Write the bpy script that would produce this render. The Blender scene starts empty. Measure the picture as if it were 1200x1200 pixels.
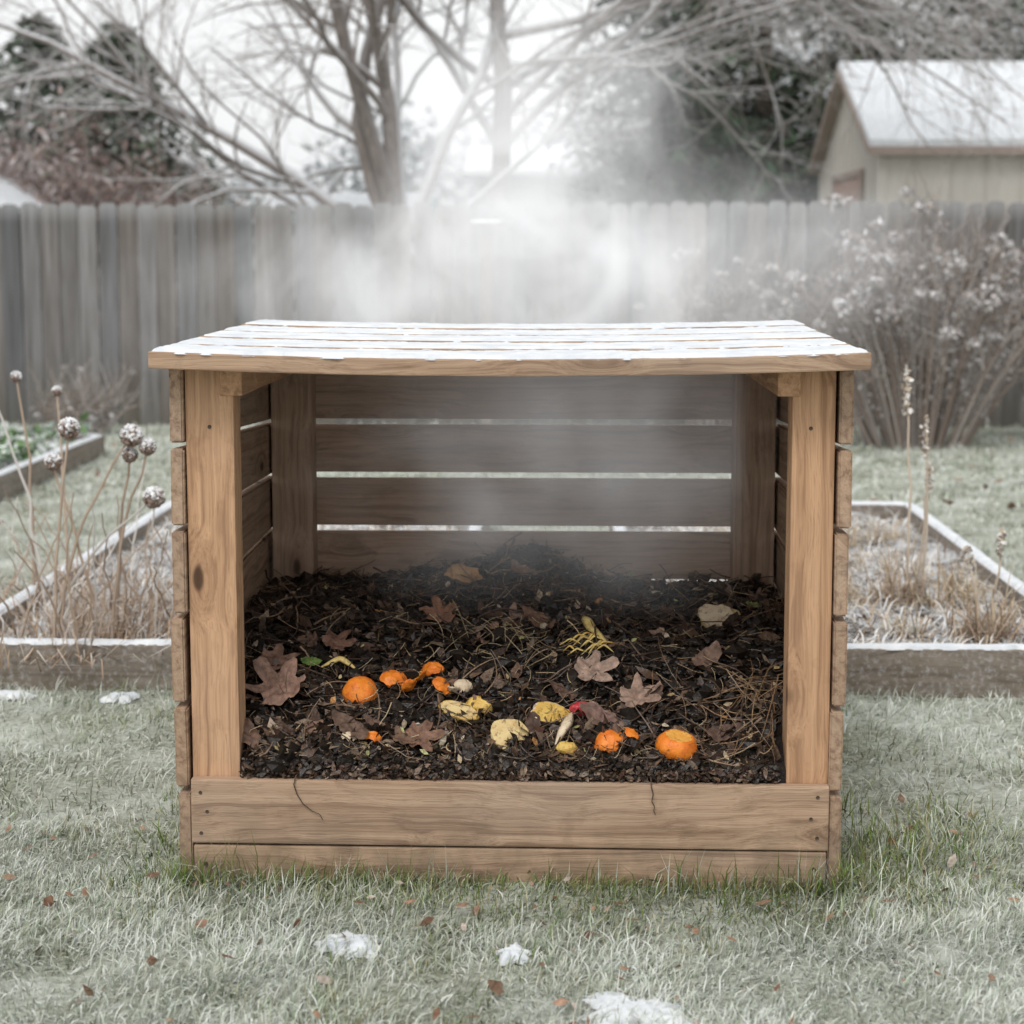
import bpy, bmesh, math, random
import numpy as np
from mathutils import Vector, Matrix, noise as mn
random.seed(7); rng=np.random.default_rng(7)
S=bpy.context.scene
COL=S.collection

# ------------------------------------------------------------ node helpers
def newmat(name):
    m=bpy.data.materials.new(name); m.use_nodes=True
    nt=m.node_tree
    for n in list(nt.nodes): nt.nodes.remove(n)
    out=nt.nodes.new('ShaderNodeOutputMaterial')
    return m,nt,out
class G:
    def __init__(s,nt): s.nt=nt
    def n(s,t,**k):
        nd=s.nt.nodes.new(t)
        for a,b in k.items(): setattr(nd,a,b)
        return nd
    def l(s,a,b): s.nt.links.new(a,b)
    def put(s,sock,v):
        if isinstance(v,bpy.types.NodeSocket): s.l(v,sock)
        elif v is not None: sock.default_value=v
    def math(s,op,a,b=None,c=None,clamp=False):
        nd=s.n('ShaderNodeMath',operation=op); nd.use_clamp=clamp
        s.put(nd.inputs[0],a)
        if b is not None: s.put(nd.inputs[1],b)
        if c is not None: s.put(nd.inputs[2],c)
        return nd.outputs[0]
    def vm(s,op,a,b=None):
        nd=s.n('ShaderNodeVectorMath',operation=op)
        s.put(nd.inputs[0],a)
        if b is not None: s.put(nd.inputs[1],b)
        return nd.outputs['Value'] if op in('DOT_PRODUCT','LENGTH') else nd.outputs[0]
    def noise(s,vec,scale=5,detail=4,rough=.55,dist=0):
        nd=s.n('ShaderNodeTexNoise'); s.put(nd.inputs['Vector'],vec)
        nd.inputs['Scale'].default_value=scale; nd.inputs['Detail'].default_value=detail
        nd.inputs['Roughness'].default_value=rough; nd.inputs['Distortion'].default_value=dist
        return nd.outputs['Fac']
    def mr(s,v,a,b,c=0.,d=1.,smooth=False):
        nd=s.n('ShaderNodeMapRange')
        if smooth: nd.interpolation_type='SMOOTHSTEP'
        s.put(nd.inputs[0],v)
        for i,x in zip((1,2,3,4),(a,b,c,d)): nd.inputs[i].default_value=x
        return nd.outputs[0]
    def mix(s,f,a,b,mode='MIX'):
        nd=s.n('ShaderNodeMix',data_type='RGBA',blend_type=mode)
        s.put(nd.inputs[0],f)
        for i,v in ((6,a),(7,b)):
            if isinstance(v,tuple): v=tuple(v)+((1,) if len(v)==3 else ())
            s.put(nd.inputs[i],v)
        return nd.outputs[2]
    def bump(s,h,strength=.5,dist=.01):
        nd=s.n('ShaderNodeBump'); nd.inputs['Strength'].default_value=strength
        nd.inputs['Distance'].default_value=dist; s.l(h,nd.inputs['Height']); return nd.outputs[0]
    def bsdf(s,col,rough=.8,normal=None,spec=.3,out=None,**k):
        nd=s.n('ShaderNodeBsdfPrincipled')
        if isinstance(col,tuple): col=tuple(col)+(1,)
        s.put(nd.inputs['Base Color'],col); s.put(nd.inputs['Roughness'],rough)
        nd.inputs['Specular IOR Level'].default_value=spec
        for a,b in k.items(): nd.inputs[a.replace('_',' ')].default_value=b
        if normal is not None: s.l(normal,nd.inputs['Normal'])
        if out: s.l(nd.outputs[0],out.inputs['Surface'])
        return nd.outputs[0]

def wood(name,c1,c2,c3,grey=.2,frost=0.,knots=True):
    m,nt,out=newmat(name); g=G(nt)
    tc=g.n('ShaderNodeTexCoord').outputs['Object']
    oi=g.n('ShaderNodeObjectInfo').outputs['Random']
    off=g.n('ShaderNodeCombineXYZ'); g.l(g.math('MULTIPLY',oi,37.),off.inputs[0]); g.l(g.math('MULTIPLY',oi,91.),off.inputs[1]); g.l(g.math('MULTIPLY',oi,53.),off.inputs[2])
    P=g.vm('ADD',tc,off.outputs[0])
    kv=g.vm('MULTIPLY',P,(3.6,9.,9.))
    vo=g.n('ShaderNodeTexVoronoi'); g.l(kv,vo.inputs['Vector']); vo.inputs['Scale'].default_value=1.
    sep=g.n('ShaderNodeSeparateColor'); g.l(vo.outputs['Color'],sep.inputs[0])
    on=g.mr(sep.outputs[0],.50,.54)
    d=vo.outputs['Distance']
    kn=g.math('MULTIPLY',g.mr(d,.13,.07,0.,1.,True),on)
    halo=g.math('MULTIPLY',g.mr(d,.45,.05,0.,1.,True),on)
    warp=g.noise(g.vm('MULTIPLY',P,(1.6,5.,5.)),1.,3)
    sepP=g.n('ShaderNodeSeparateXYZ'); g.l(P,sepP.inputs[0])
    w2=g.math('ADD',g.math('MULTIPLY',warp,.09),g.math('MULTIPLY',halo,.035))
    cy=g.n('ShaderNodeCombineXYZ'); g.l(g.math('MULTIPLY',sepP.outputs[0],.9),cy.inputs[0])
    g.l(g.math('ADD',sepP.outputs[1],w2),cy.inputs[1]); g.l(g.math('ADD',sepP.outputs[2],w2),cy.inputs[2])
    rings=g.noise(g.vm('MULTIPLY',cy.outputs[0],(1.1,75.,75.)),1.,4,.55)
    fine=g.noise(g.vm('MULTIPLY',cy.outputs[0],(5.,330.,330.)),1.,2,.7)
    broad=g.noise(g.vm('MULTIPLY',P,(1.3,4.,4.)),1.,4,.6)
    blot=g.noise(P,14.,5,.65)
    c=g.mix(g.mr(rings,.40,.60),c1,c2)
    c=g.mix(g.mr(rings,.56,.66,0,.55),c,c3)
    c=g.mix(g.mr(fine,.5,.72,0,.5),c,c3)
    c=g.mix(g.mr(broad,.40,.70,0,grey),c,(.30,.275,.25))
    c=g.mix(g.mr(blot,.55,.78,0,.5),c,c3)
    c=g.mix(g.math('MULTIPLY',oi,.22),c,c3)
    if knots:
        c=g.mix(g.math('MULTIPLY',halo,.40),c,c3)
        c=g.mix(g.math('MULTIPLY',kn,.85),c,(.05,.028,.018))
    geo=g.n('ShaderNodeNewGeometry')
    sp=g.n('ShaderNodeSeparateXYZ'); g.l(geo.outputs['Position'],sp.inputs[0])
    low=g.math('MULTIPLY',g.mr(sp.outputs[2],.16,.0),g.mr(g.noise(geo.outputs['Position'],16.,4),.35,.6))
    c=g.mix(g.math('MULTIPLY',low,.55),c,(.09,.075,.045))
    if frost>0:
        fn=g.noise(geo.outputs['Position'],60.,5,.7)
        c=g.mix(g.math('MULTIPLY',g.mr(fn,.5,.7),frost),c,(.6,.63,.66))
    h=g.math('ADD',g.math('MULTIPLY',rings,.6),g.math('MULTIPLY',fine,.6))
    g.bsdf(c,.78,g.bump(h,.6,.003),.2,out)
    return m

M={}
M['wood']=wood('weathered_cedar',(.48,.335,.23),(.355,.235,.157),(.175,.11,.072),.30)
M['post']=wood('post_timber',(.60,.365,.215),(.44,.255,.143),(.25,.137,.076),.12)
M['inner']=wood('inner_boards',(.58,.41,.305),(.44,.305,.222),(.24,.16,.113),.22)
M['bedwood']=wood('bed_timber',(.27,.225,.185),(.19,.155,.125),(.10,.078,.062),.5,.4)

def attr_mat(name,rough=.85,spec=.2,nscale=60,namp=.25,bump=0):
    m,nt,out=newmat(name); g=G(nt)
    a=g.n('ShaderNodeVertexColor'); a.layer_name='Col'
    c=a.outputs[0]; nrm=None
    if namp>0:
        geo=g.n('ShaderNodeNewGeometry')
        nz=g.noise(geo.outputs['Position'],nscale,3,.6)
        c=g.mix(g.mr(nz,.35,.65,0.,1.),a.outputs[0],g.mix(1.,a.outputs[0],(1-namp,)*3,'MULTIPLY'))
        nrm=g.bump(nz,bump,.004) if bump else None
    g.bsdf(c,rough,nrm,spec,out)
    return m
M['attr']=attr_mat('coloured_foliage',namp=0)
M['grass']=attr_mat('frosty_grass_blades',.8,.15,namp=0)
M['leaf']=attr_mat('dry_leaf',.65,.3,90,.45,.4)
M['damp']=attr_mat('damp_debris',.42,.45,140,.5,.5)

def snowmat():
    m,nt,out=newmat('snow'); g=G(nt)
    geo=g.n('ShaderNodeNewGeometry'); n=g.noise(geo.outputs['Position'],160,4,.7); n2=g.noise(geo.outputs['Position'],18,4)
    h=g.math('ADD',n,n2)
    g.bsdf(g.mix(g.mr(n2,.35,.65),(.58,.61,.65),(.72,.74,.76)),.8,g.bump(h,.6,.004),.2,out)
    return m
M['snow']=snowmat()
def plain(name,c1,c2,scale=20,rough=.8,bump=.3,spec=.3,dist=.003,stretch=(1,1,1)):
    m,nt,out=newmat(name); g=G(nt)
    tc=g.n('ShaderNodeTexCoord').outputs['Object']
    n=g.noise(g.vm('MULTIPLY',tc,stretch),scale,6,.65)
    g.bsdf(g.mix(g.mr(n,.3,.7),c1,c2),rough,g.bump(n,bump,dist),spec,out)
    return m

# ------------------------------------------------------------ mesh helpers
def link(ob,parent=None):
    COL.objects.link(ob)
    if parent: ob.parent=parent
    return ob
def empty(name,loc=(0,0,0)):
    e=bpy.data.objects.new(name,None); e.empty_display_size=.1; e.location=loc; return link(e)
def tri_mesh(name,V,F,mat,C=None,parent=None,smooth=False):
    V=np.asarray(V,np.float32).reshape(-1,3); F=np.asarray(F,np.int32); k=F.shape[1]
    me=bpy.data.meshes.new(name)
    me.vertices.add(len(V)); me.vertices.foreach_set('co',V.ravel())
    me.loops.add(F.size); me.loops.foreach_set('vertex_index',F.ravel())
    me.polygons.add(len(F)); me.polygons.foreach_set('loop_start',np.arange(0,F.size,k,dtype=np.int32))
    me.polygons.foreach_set('use_smooth',np.full(len(F),smooth))
    if C is not None:
        C=np.asarray(C,np.float32).reshape(-1,3)
        at=me.color_attributes.new('Col','FLOAT_COLOR','POINT')
        at.data.foreach_set('color',np.concatenate([C,np.ones((len(C),1),np.float32)],1).ravel())
    me.update(calc_edges=True); me.validate()
    me.materials.append(mat)
    return link(bpy.data.objects.new(name,me),parent)
class Acc:
    def __init__(s): s.V=[];s.F=[];s.C=[];s.n=0
    def add(s,V,F,C):
        V=np.asarray(V,float).reshape(-1,3); F=np.asarray(F,int)
        C=np.asarray(C,float)
        if C.ndim==1: C=np.tile(C,(len(V),1))
        s.V.append(V); s.F.append(F+s.n); s.C.append(C.reshape(-1,3)); s.n+=len(V)
    def make(s,name,mat,parent=None,smooth=False):
        return tri_mesh(name,np.concatenate(s.V),np.concatenate(s.F),mat,np.concatenate(s.C),parent,smooth)
def norm(v): return v/np.maximum(np.linalg.norm(v,axis=-1,keepdims=True),1e-9)
def blades(base,h,w,ang,lean,c0,c1,curl=.5):
    N=len(base)
    d=np.stack([np.cos(ang),np.sin(ang),np.zeros(N)],1); s=np.stack([-np.sin(ang+rng.normal(0,.6,N)),np.cos(ang+rng.normal(0,.6,N)),np.zeros(N)],1)
    up=np.array([0,0,1.])
    L1=lean; L2=lean*(1+curl)+.25
    p1=base+ (h*.5)[:,None]*(np.sin(L1)[:,None]*d+np.cos(L1)[:,None]*up)
    p2=p1+ (h*.55)[:,None]*(np.sin(L2)[:,None]*d+np.cos(L2)[:,None]*up)
    p2[:,2]=np.maximum(p2[:,2],base[:,2]+.004)
    w=w[:,None]
    V=np.stack([base-s*w,base+s*w,p1-s*w*.8,p1+s*w*.8,p2],1)
    i=np.arange(N)[:,None,None]*5
    F=(np.array([[0,1,3],[0,3,2],[2,3,4]])[None]+i).reshape(-1,3)
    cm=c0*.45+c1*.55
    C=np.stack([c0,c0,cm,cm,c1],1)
    return V.reshape(-1,3),F,C.reshape(-1,3)
def tubes(P,R,sides=4):
    N,K,_=P.shape
    T=np.gradient(P,axis=1); T=norm(T)
    ref=np.where(np.abs(T[:,:1,2:3])>.8,np.array([1.,0,0]),np.array([0,0,1.]))
    ref=np.broadcast_to(ref,T.shape)
    A=norm(np.cross(T,ref)); B=np.cross(T,A)
    a=np.arange(sides)/sides*2*np.pi
    V=P[:,:,None,:]+R[:,:,None,None]*(A[:,:,None,:]*np.cos(a)[None,None,:,None]+B[:,:,None,:]*np.sin(a)[None,None,:,None])
    k=np.arange(K-1)[:,None]; s=np.arange(sides)[None]
    s2=(s+1)%sides
    q=np.stack([k*sides+s,k*sides+s2,(k+1)*sides+s2,(k+1)*sides+s],-1).reshape(-1,4)
    t=np.concatenate([q[:,[0,1,2]],q[:,[0,2,3]]])
    F=(t[None]+(np.arange(N)*K*sides)[:,None,None]).reshape(-1,3)
    return V.reshape(-1,3),F
def tubecol(C,K,sides):
    return np.repeat(C,K*sides,axis=0)
def flakes(c,size,nrm,C,bend=.3,aspect=.6):
    N=len(c); nrm=norm(nrm)
    r=norm(rng.normal(size=(N,3))); a=norm(np.cross(nrm,r)); b=np.cross(nrm,a)
    s=size[:,None]; j=lambda:1+rng.uniform(-.35,.35,(N,1))
    bd=(rng.uniform(-bend,bend*1.6,(N,1)))*s
    V=np.stack([c-a*s*j(),c-a*s*.35*j()+b*s*aspect*j()+nrm*bd*.5,c+a*s*.45*j()+b*s*aspect*j()*.8+nrm*bd*.6,
                c+a*s*j()+nrm*bd,c+a*s*.3*j()-b*s*aspect*j()+nrm*bd*.3,c-a*s*.45*j()-b*s*aspect*j()*.8-nrm*bd*.2],1)
    F=(np.array([[0,5,1],[1,5,4],[1,4,2],[2,4,3]])[None]+(np.arange(N)*6)[:,None,None]).reshape(-1,3)
    return V.reshape(-1,3),F,np.repeat(C,6,axis=0)
bm=bmesh.new(); bmesh.ops.create_icosphere(bm,subdivisions=1,radius=1.)
ICO=np.array([v.co[:] for v in bm.verts]); ICOF=np.array([[v.index for v in f.verts] for f in bm.faces]); bm.free()
bm=bmesh.new(); bmesh.ops.create_icosphere(bm,subdivisions=4,radius=1.)
ICO4=np.array([v.co[:] for v in bm.verts]); ICO4F=np.array([[v.index for v in f.verts] for f in bm.faces]); bm.free()
def chunks(c,size,C,jit=.35,flat=.6):
    N=len(c)
    sc=size[:,None,None]*rng.uniform(.6,1.3,(N,1,3))*np.array([1,1,flat])
    V=c[:,None,:]+ICO[None]*sc*(1+rng.uniform(-jit,jit,(N,len(ICO),1)))
    F=(ICOF[None]+(np.arange(N)*len(ICO))[:,None,None]).reshape(-1,3)
    return V.reshape(-1,3),F,np.repeat(C,len(ICO),axis=0)
def pick(cols,N,var=.25):
    cols=np.array(cols); c=cols[rng.integers(0,len(cols),N)]
    return np.clip(c*rng.uniform(1-var,1+var,(N,1)),0,1)
def wav(x,y,s=1.,seed=0):
    r=np.random.default_rng(seed); o=np.zeros(np.shape(x))
    for i in range(7):
        a=r.uniform(0,6.28); f=s*r.uniform(.5,2.4); ph=r.uniform(0,6.28)
        o=o+np.sin((x*np.cos(a)+y*np.sin(a))*f+ph+1.3*np.sin((x*np.sin(a)-y*np.cos(a))*f*.7+ph))
    return o/7*1.4
def board(name,p0,p1,w,t,mat,parent,updir=(0,0,1),bev=.003,bow=0.,segs=1,roll=0):
    """timber: local X from p0 to p1; local Z = width (updir), local Y = thickness"""
    p0=Vector(p0);p1=Vector(p1); d=p1-p0; L=d.length; x=d.normalized()
    z=Vector(updir); z=(z-x*z.dot(x)).normalized(); y=z.cross(x)
    me=bpy.data.meshes.new(name); bm=bmesh.new()
    bmesh.ops.create_cube(bm,size=1.)
    bmesh.ops.scale(bm,vec=(L,t,w),verts=bm.verts)
    if segs>1:
        ed=[e for e in bm.edges if abs((e.verts[0].co-e.verts[1].co).x)>L*.9]
        bmesh.ops.subdivide_edges(bm,edges=ed,cuts=segs-1,use_grid_fill=True)
    ed=[e for e in bm.edges if len(e.link_faces)==2 and e.calc_face_angle()>1.]
    bmesh.ops.bevel(bm,geom=ed,offset=bev,segments=2,profile=.6,affect='EDGES')
    sd=random.random()*50
    for v in bm.verts:
        u=v.co.x/(L/2)
        v.co.z+=bow*(u*u-1)
        v.co.y+=.0012*mn.noise(Vector((v.co.x*3,sd,v.co.z*5)))
        v.co.z+=.0012*mn.noise(Vector((v.co.x*4,sd+9,v.co.z)))
    bm.to_mesh(me); bm.free(); me.materials.append(mat)
    ob=bpy.data.objects.new(name,me)
    R=Matrix((x,y,z)).transposed().to_4x4()
    ob.matrix_world=Matrix.Translation((p0+p1)/2)@R
    link(ob,parent); return ob
def snow_strip(name,x0,x1,y0,y1,zf,th,parent,nx,ny,jit=.006,cover=None):
    xs=np.linspace(x0,x1,nx); ys=np.linspace(y0,y1,ny); V=[];F=[]
    sd=random.random()*99
    for i,x in enumerate(xs):
        for j,y in enumerate(ys):
            jx=jit*mn.noise(Vector((y*30,sd,0))) if i in(0,nx-1) else 0
            jy=jit*mn.fractal(Vector((x*28,sd+7+j*.01,0)),1,2,3) if j in (0,1,ny-2,ny-1) else 0
            ex=min(i,nx-1-i)/2.; ey=min(j,ny-1-j)/1.5
            e=min(1,ex,ey); e=math.sin(e*math.pi/2)
            nz=mn.fractal(Vector((x*9,y*9,sd)),1,2,4)
            h=th*e*(1+.35*nz)+.0012*mn.noise(Vector((x*90,y*90,sd)))*e
            V.append((x+jx,y+jy,zf(x,y)+ (h if e>0 else -.002)))
    for i in range(nx-1):
        for j in range(ny-1):
            a=i*ny+j; F.append((a,a+ny,a+ny+1,a+1))
    return tri_mesh(name,V,F,M['snow'],None,parent,True)

# ------------------------------------------------------------ ground
def gz(x,y):
    f=np.clip((14-np.hypot(x,y-3))/6,0,1)
    return f*(.012*wav(x,y,3.,1)+.006*wav(x,y,9.,2))
def lin(a,b,st): return np.arange(a,b,st)
gx=np.concatenate([[-300,-120,-60,-30,-16],lin(-9,9,.09),[9,16,30,60,120,300]])
gy=np.concatenate([[-60,-25,-10,-5],lin(-2.5,12.5,.09),[13,16,20,30,50,90,160,300]])
X,Y=np.meshgrid(gx,gy,indexing='ij'); V=np.stack([X,Y,gz(X,Y)],-1).reshape(-1,3)
nx,ny=len(gx),len(gy)
i,j=np.meshgrid(np.arange(nx-1),np.arange(ny-1),indexing='ij'); a=(i*ny+j).ravel()
F=np.stack([a,a+ny,a+ny+1,a+1],1)
m,nt,out=newmat('frosty_lawn_soil'); g=G(nt)
geo=g.n('ShaderNodeNewGeometry').outputs['Position']
n1=g.noise(geo,3.,5,.6); n2=g.noise(geo,60.,5,.7)
c=g.mix(g.mr(n2,.35,.65),(.085,.09,.042),(.24,.25,.155))
c=g.mix(g.mr(g.math('ADD',n1,g.math('MULTIPLY',n2,.6)),.56,.96,0,.85),c,(.60,.63,.58))
g.bsdf(c,.9,g.bump(n2,.8,.02),.1,out)
tri_mesh('ground',V,F,m,None,None,True)

BEDS=[(-1.74,-.25,1.77,5.16),(.30,1.70,1.77,5.16),(-6.2,-2.83,4.2,8.5)]
def inbed(x,y,mar=0.):
    r=np.zeros(x.shape,bool)
    for b in BEDS: r|=(x>b[0]-mar)&(x<b[1]+mar)&(y>b[2]-mar)&(y<b[3]+mar)
    return r|((np.abs(x)<.68)&(y>-.0)&(y<1.26))
def frostiness(x,y):
    f=.95+.38*wav(x,y,4.5,3)+.38*wav(x,y,15,4)
    f+= .22*np.clip((y-1.5)/4,0,1)
    f=np.clip(f,0,1.05)
    near=np.exp(-np.maximum(0,np.hypot(np.maximum(np.abs(x)-.62,0),np.where(y<0,-y,np.maximum(y-1.2,0)))-.02)/.14)
    f-=.95*near
    f-=.62*np.exp(-((x-.95)/.22)**2-((y-.25)/.4)**2)
    f-=.50*np.exp(-((x-.1)/.45)**2-((y+.22)/.12)**2)
    return np.clip(f,0,1)
A=Acc()
def lawn(n,x0,x1,y0,y1,h0,h1,w):
    x=rng.uniform(x0,x1,n); y=rng.uniform(y0,y1,n)
    k=~inbed(x,y,.0); x=x[k];y=y[k]; n=len(x)
    f=frostiness(x,y)
    dens=.66+.55*wav(x,y,15,5)
    k=rng.uniform(0,1,n)<dens; x=x[k];y=y[k];f=f[k];n=len(x)
    h=rng.uniform(h0,h1,n)*(1+.5*wav(x,y,10,6))
    ang=wav(x,y,6,8)*3.5+rng.normal(0,1.2,n)
    lean=np.clip(np.abs(rng.normal(.8,.45,n)),.0,1.45)
    green=pick([(.13,.20,.045),(.19,.26,.07),(.23,.25,.09),(.40,.34,.19),(.10,.14,.04)],n)
    fr=pick([(.79,.82,.78),(.88,.90,.87),(.64,.70,.61)],n,.1)
    ff=np.clip(f+rng.normal(0,.28,n),0,1)[:,None]
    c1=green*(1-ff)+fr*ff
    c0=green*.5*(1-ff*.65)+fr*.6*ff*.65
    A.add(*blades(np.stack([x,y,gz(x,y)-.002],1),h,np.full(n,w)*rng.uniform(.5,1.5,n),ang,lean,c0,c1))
lawn(125000,-1.35,1.35,-1.05,.35,.02,.055,.0012)
lawn(60000,-2.2,2.2,.3,2.4,.025,.055,.0016)
lawn(60000,-3.4,3.4,2.3,6,.025,.055,.0026)
lawn(60000,-5.2,5.2,6,10.7,.03,.06,.0045)
for (tx,ty,n,h) in [(-.53,-.03,70,.12),(-.42,-.02,30,.09),(-.30,-.03,40,.08),(-.18,-.03,50,.10),(-.06,-.03,24,.06),(.08,-.03,30,.08),(.34,-.05,60,.10),(.42,-.04,40,.09),(.55,-.04,60,.10),(.63,-.03,40,.09),(.74,.1,110,.09),(.80,.25,110,.09),(.9,.3,120,.07),(.72,.5,90,.09),(-.72,.15,80,.08),(-.71,.5,80,.08),(-.66,-.02,50,.08),(1.0,.5,90,.07),(.2,-.04,30,.07),
    (.78,-.02,100,.07),(.88,.12,120,.07),(.84,-.12,80,.06),(-.75,-.05,60,.06),(-.48,-.10,50,.07),(.48,-.12,50,.07),(-.1,-.14,60,.055),(.15,-.2,60,.055),(-.3,-.16,50,.055)]:
    x=tx+rng.normal(0,.05,n); y=ty+rng.normal(0,.02 if ty<0 else .08,n); y=np.where((np.abs(x)<.69)&(y>-.012),-.015-rng.uniform(0,.02,n),y)
    g0=pick([(.12,.19,.035),(.18,.25,.06),(.32,.29,.14),(.50,.54,.45)],n)
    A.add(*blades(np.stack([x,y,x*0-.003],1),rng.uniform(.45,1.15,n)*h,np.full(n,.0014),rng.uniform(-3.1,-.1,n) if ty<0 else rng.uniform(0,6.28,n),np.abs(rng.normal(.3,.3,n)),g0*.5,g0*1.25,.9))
A.make('lawn_grass',M['grass'])

A=Acc()
n=420; x=rng.uniform(-1.5,1.5,n); y=rng.uniform(-.95,.6,n); k=~inbed(x,y,.03); x=x[k];y=y[k];n=len(x)
A.add(*flakes(np.stack([x,y,gz(x,y)+.024],1),rng.uniform(.004,.016,n)*rng.choice([.7,1,1.3],n),np.array([0,0,1.])+rng.normal(0,.5,(n,3)),pick([(.22,.12,.075),(.30,.19,.125),(.45,.37,.32),(.16,.085,.055),(.36,.22,.15)],n),.6,.5))
n=120; x=rng.uniform(-4,4,n); y=rng.uniform(5,10,n)
A.add(*flakes(np.stack([x,y,gz(x,y)+.04],1),rng.uniform(.02,.04,n),np.array([0,0,1.])+rng.normal(0,.3,(n,3)),pick([(.22,.13,.09),(.3,.2,.14)],n),.5,.6))
A.make('fallen_leaves',M['leaf'])
def snow_patch(name,cx,cy,rx,ry,h=.005):
    V=[];F=[];nr,na=20,72; sd=random.random()*50
    for r in range(nr+1):
        for a in range(na):
            t=a/na*2*math.pi; rr=r/nr; k=1+.85*mn.fractal(Vector((math.cos(t)*1.7,math.sin(t)*1.7,sd)),.8,2,5)
            x=cx+rx*rr*k*math.cos(t); y=cy+ry*rr*k*math.sin(t)
            z=float(gz(np.array(x),np.array(y)))+.016+h*(1-rr**3)+.006*mn.fractal(Vector((x*40,y*40,sd)),.9,2,4)-.012*rr**4
            V.append((x,y,z))
    for r in range(nr):
        for a in range(na):
            b=(a+1)%na; F.append((r*na+a,(r+1)*na+a,(r+1)*na+b,r*na+b))
    return tri_mesh(name,V,F,M['snow'],None,None,True)
snow_patch('snow_patch',-.275,-.41,.055,.05); snow_patch('snow_patch',.235,-.69,.085,.10)
snow_patch('snow_patch',-1.5,1.66,.06,.05); snow_patch('snow_patch',-1.17,1.62,.05,.04); snow_patch('snow_patch',.02,-.44,.03,.03)

# ------------------------------------------------------------ compost bin
BIN=empty('compost_bin')
for s,nm in((-1,'l'),(1,'r')):
    pc,pw=(.600,.098) if s<0 else (.606,.086)
    board('front_post_'+nm,(s*pc,.072,.0),(s*pc,.072,1.052),pw,.085,M['post'],BIN,(1,0,0),.005)
    board('back_post_'+nm,(s*.592,1.17,.0),(s*.592,1.17,1.052),.105,.09,M['inner'],BIN,(1,0,0),.004)
    board('top_rail_'+nm,(s*.555,.022,1.022),(s*.555,1.12,1.022),.058,.045,M['post'],BIN,(0,0,1),.003)
    fz=[1.052,.893,.726,.547,.362,.185,-.03]; bz=[1.052,.84,.70,.56,.42,.26,-.03]
    for k in range(6):
        gap=.012
        zt0,zb0,zt1,zb1=fz[k]-(gap/2 if k else 0),fz[k+1]+gap/2,bz[k]-(gap/2 if k else 0),bz[k+1]+gap/2
        ox=s*(.664+random.uniform(0,.008)-(.004 if k>3 else 0)); yf=.016+random.uniform(-.008,.01)
        ob=board('side_board_%s_%d'%(nm,k),(ox,yf,(zt0+zb0)/2),(ox,1.262,(zt1+zb1)/2),1.,.027,M['inner'] ,BIN,(0,0,1),.0)
        me=ob.data; L=1.246; bm=bmesh.new(); bmesh.ops.create_cube(bm,size=1.)
        for v in bm.verts:
            u=v.co.x+.5; w=(zt0-zb0)*(1-u)+(zt1-zb1)*u
            v.co=Vector((v.co.x*L,v.co.y*.027,v.co.z*w))
        bmesh.ops.bevel(bm,geom=list(bm.edges),offset=.0035,segments=2,affect='EDGES'); me.clear_geometry(); bm.to_mesh(me); bm.free(); me.materials.clear(); me.materials.append(M['wood'])
zz=[1.050,.84,.70,.56,.42,.28,.14,-.02]
for k in range(7):
    board('back_slat_%d'%k,(-.648,1.232,(zz[k]+zz[k+1])/2),(.648,1.232,(zz[k]+zz[k+1])/2),zz[k]-zz[k+1]-.016,.024,M['inner'],BIN,(0,0,1))
board('front_board_upper',(-.648,.014,.1455),(.648,.014,.1405),.134,.028,M['wood'],BIN,(0,0,1),.004)
board('front_board_lower',(-.645,.016,.012),(.645,.016,.008),.124,.026,M['wood'],BIN,(0,0,1),.004)
board('inner_sill',(-.547,.047,.085),(.547,.047,.085),.17,.033,M['inner'],BIN,(0,0,1),.003)
mscrew=plain('rusted_steel',(.10,.07,.05),(.04,.035,.03),200,.5,.3)
A=Acc()
th=np.linspace(0,2*np.pi,13)[:-1]
for (sx,sz) in [(-.628,.185),(-.628,.10),(-.615,.145),(.625,.185),(.625,.10),(.612,.14),(-.62,.035),(.62,.035),(-.6,.93),(.6,.93)]:
    yy=-.0015 if sz<.3 else .028
    P=np.array([[sx+.0038*np.cos(t),yy,sz+.0038*np.sin(t)] for t in th]+[[sx+.0025*np.cos(t),yy+.0008,sz+.0025*np.sin(t)] for t in th]+[[sx+.0038*np.cos(t),yy+.004,sz+.0038*np.sin(t)] for t in th]+[[sx,yy+.0008,sz]])
    F=[]
    for i in range(12):
        j=(i+1)%12; F+=[[i,12+i,12+j],[i,12+j,j],[24+i,i,j],[24+i,j,24+j],[12+i,36,12+j]]
    A.add(P,F,[.05,.04,.035])
A.make('screws',mscrew,BIN)
ns=5; y0,y1=-.075,1.255; gap=.018; wd=(y1-y0-gap*(ns-1))/ns
for k in range(ns):
    ya=y0+k*(wd+gap); bw=.014 if k==0 else .011
    dx=random.uniform(-.004,.004); dz=k*.0038-.003+random.uniform(-.0006,.0006)
    board('lid_slat_%d'%k,(-.70+dx,ya+wd/2,1.0715+dz),(.70+dx,ya+wd/2,1.0715+dz),.033,wd,M['wood'],BIN,(0,0,1),.003,bw,24)
    zf=lambda x,y,bw=bw,dz=dz:1.0877+dz+bw*((x/.7)**2-1)
    snow_strip('lid_snow_%d'%k,-.697+dx,.697+dx,ya+.003,ya+wd-.008,zf,.0045 if k else .0070,BIN,260,16,.012)
for sx in (-.60,.60):
    board('lid_batten',(sx,.13,1.0455),(sx,1.10,1.0455),.008,.05,M['inner'],BIN,(0,0,1),.001)

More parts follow.
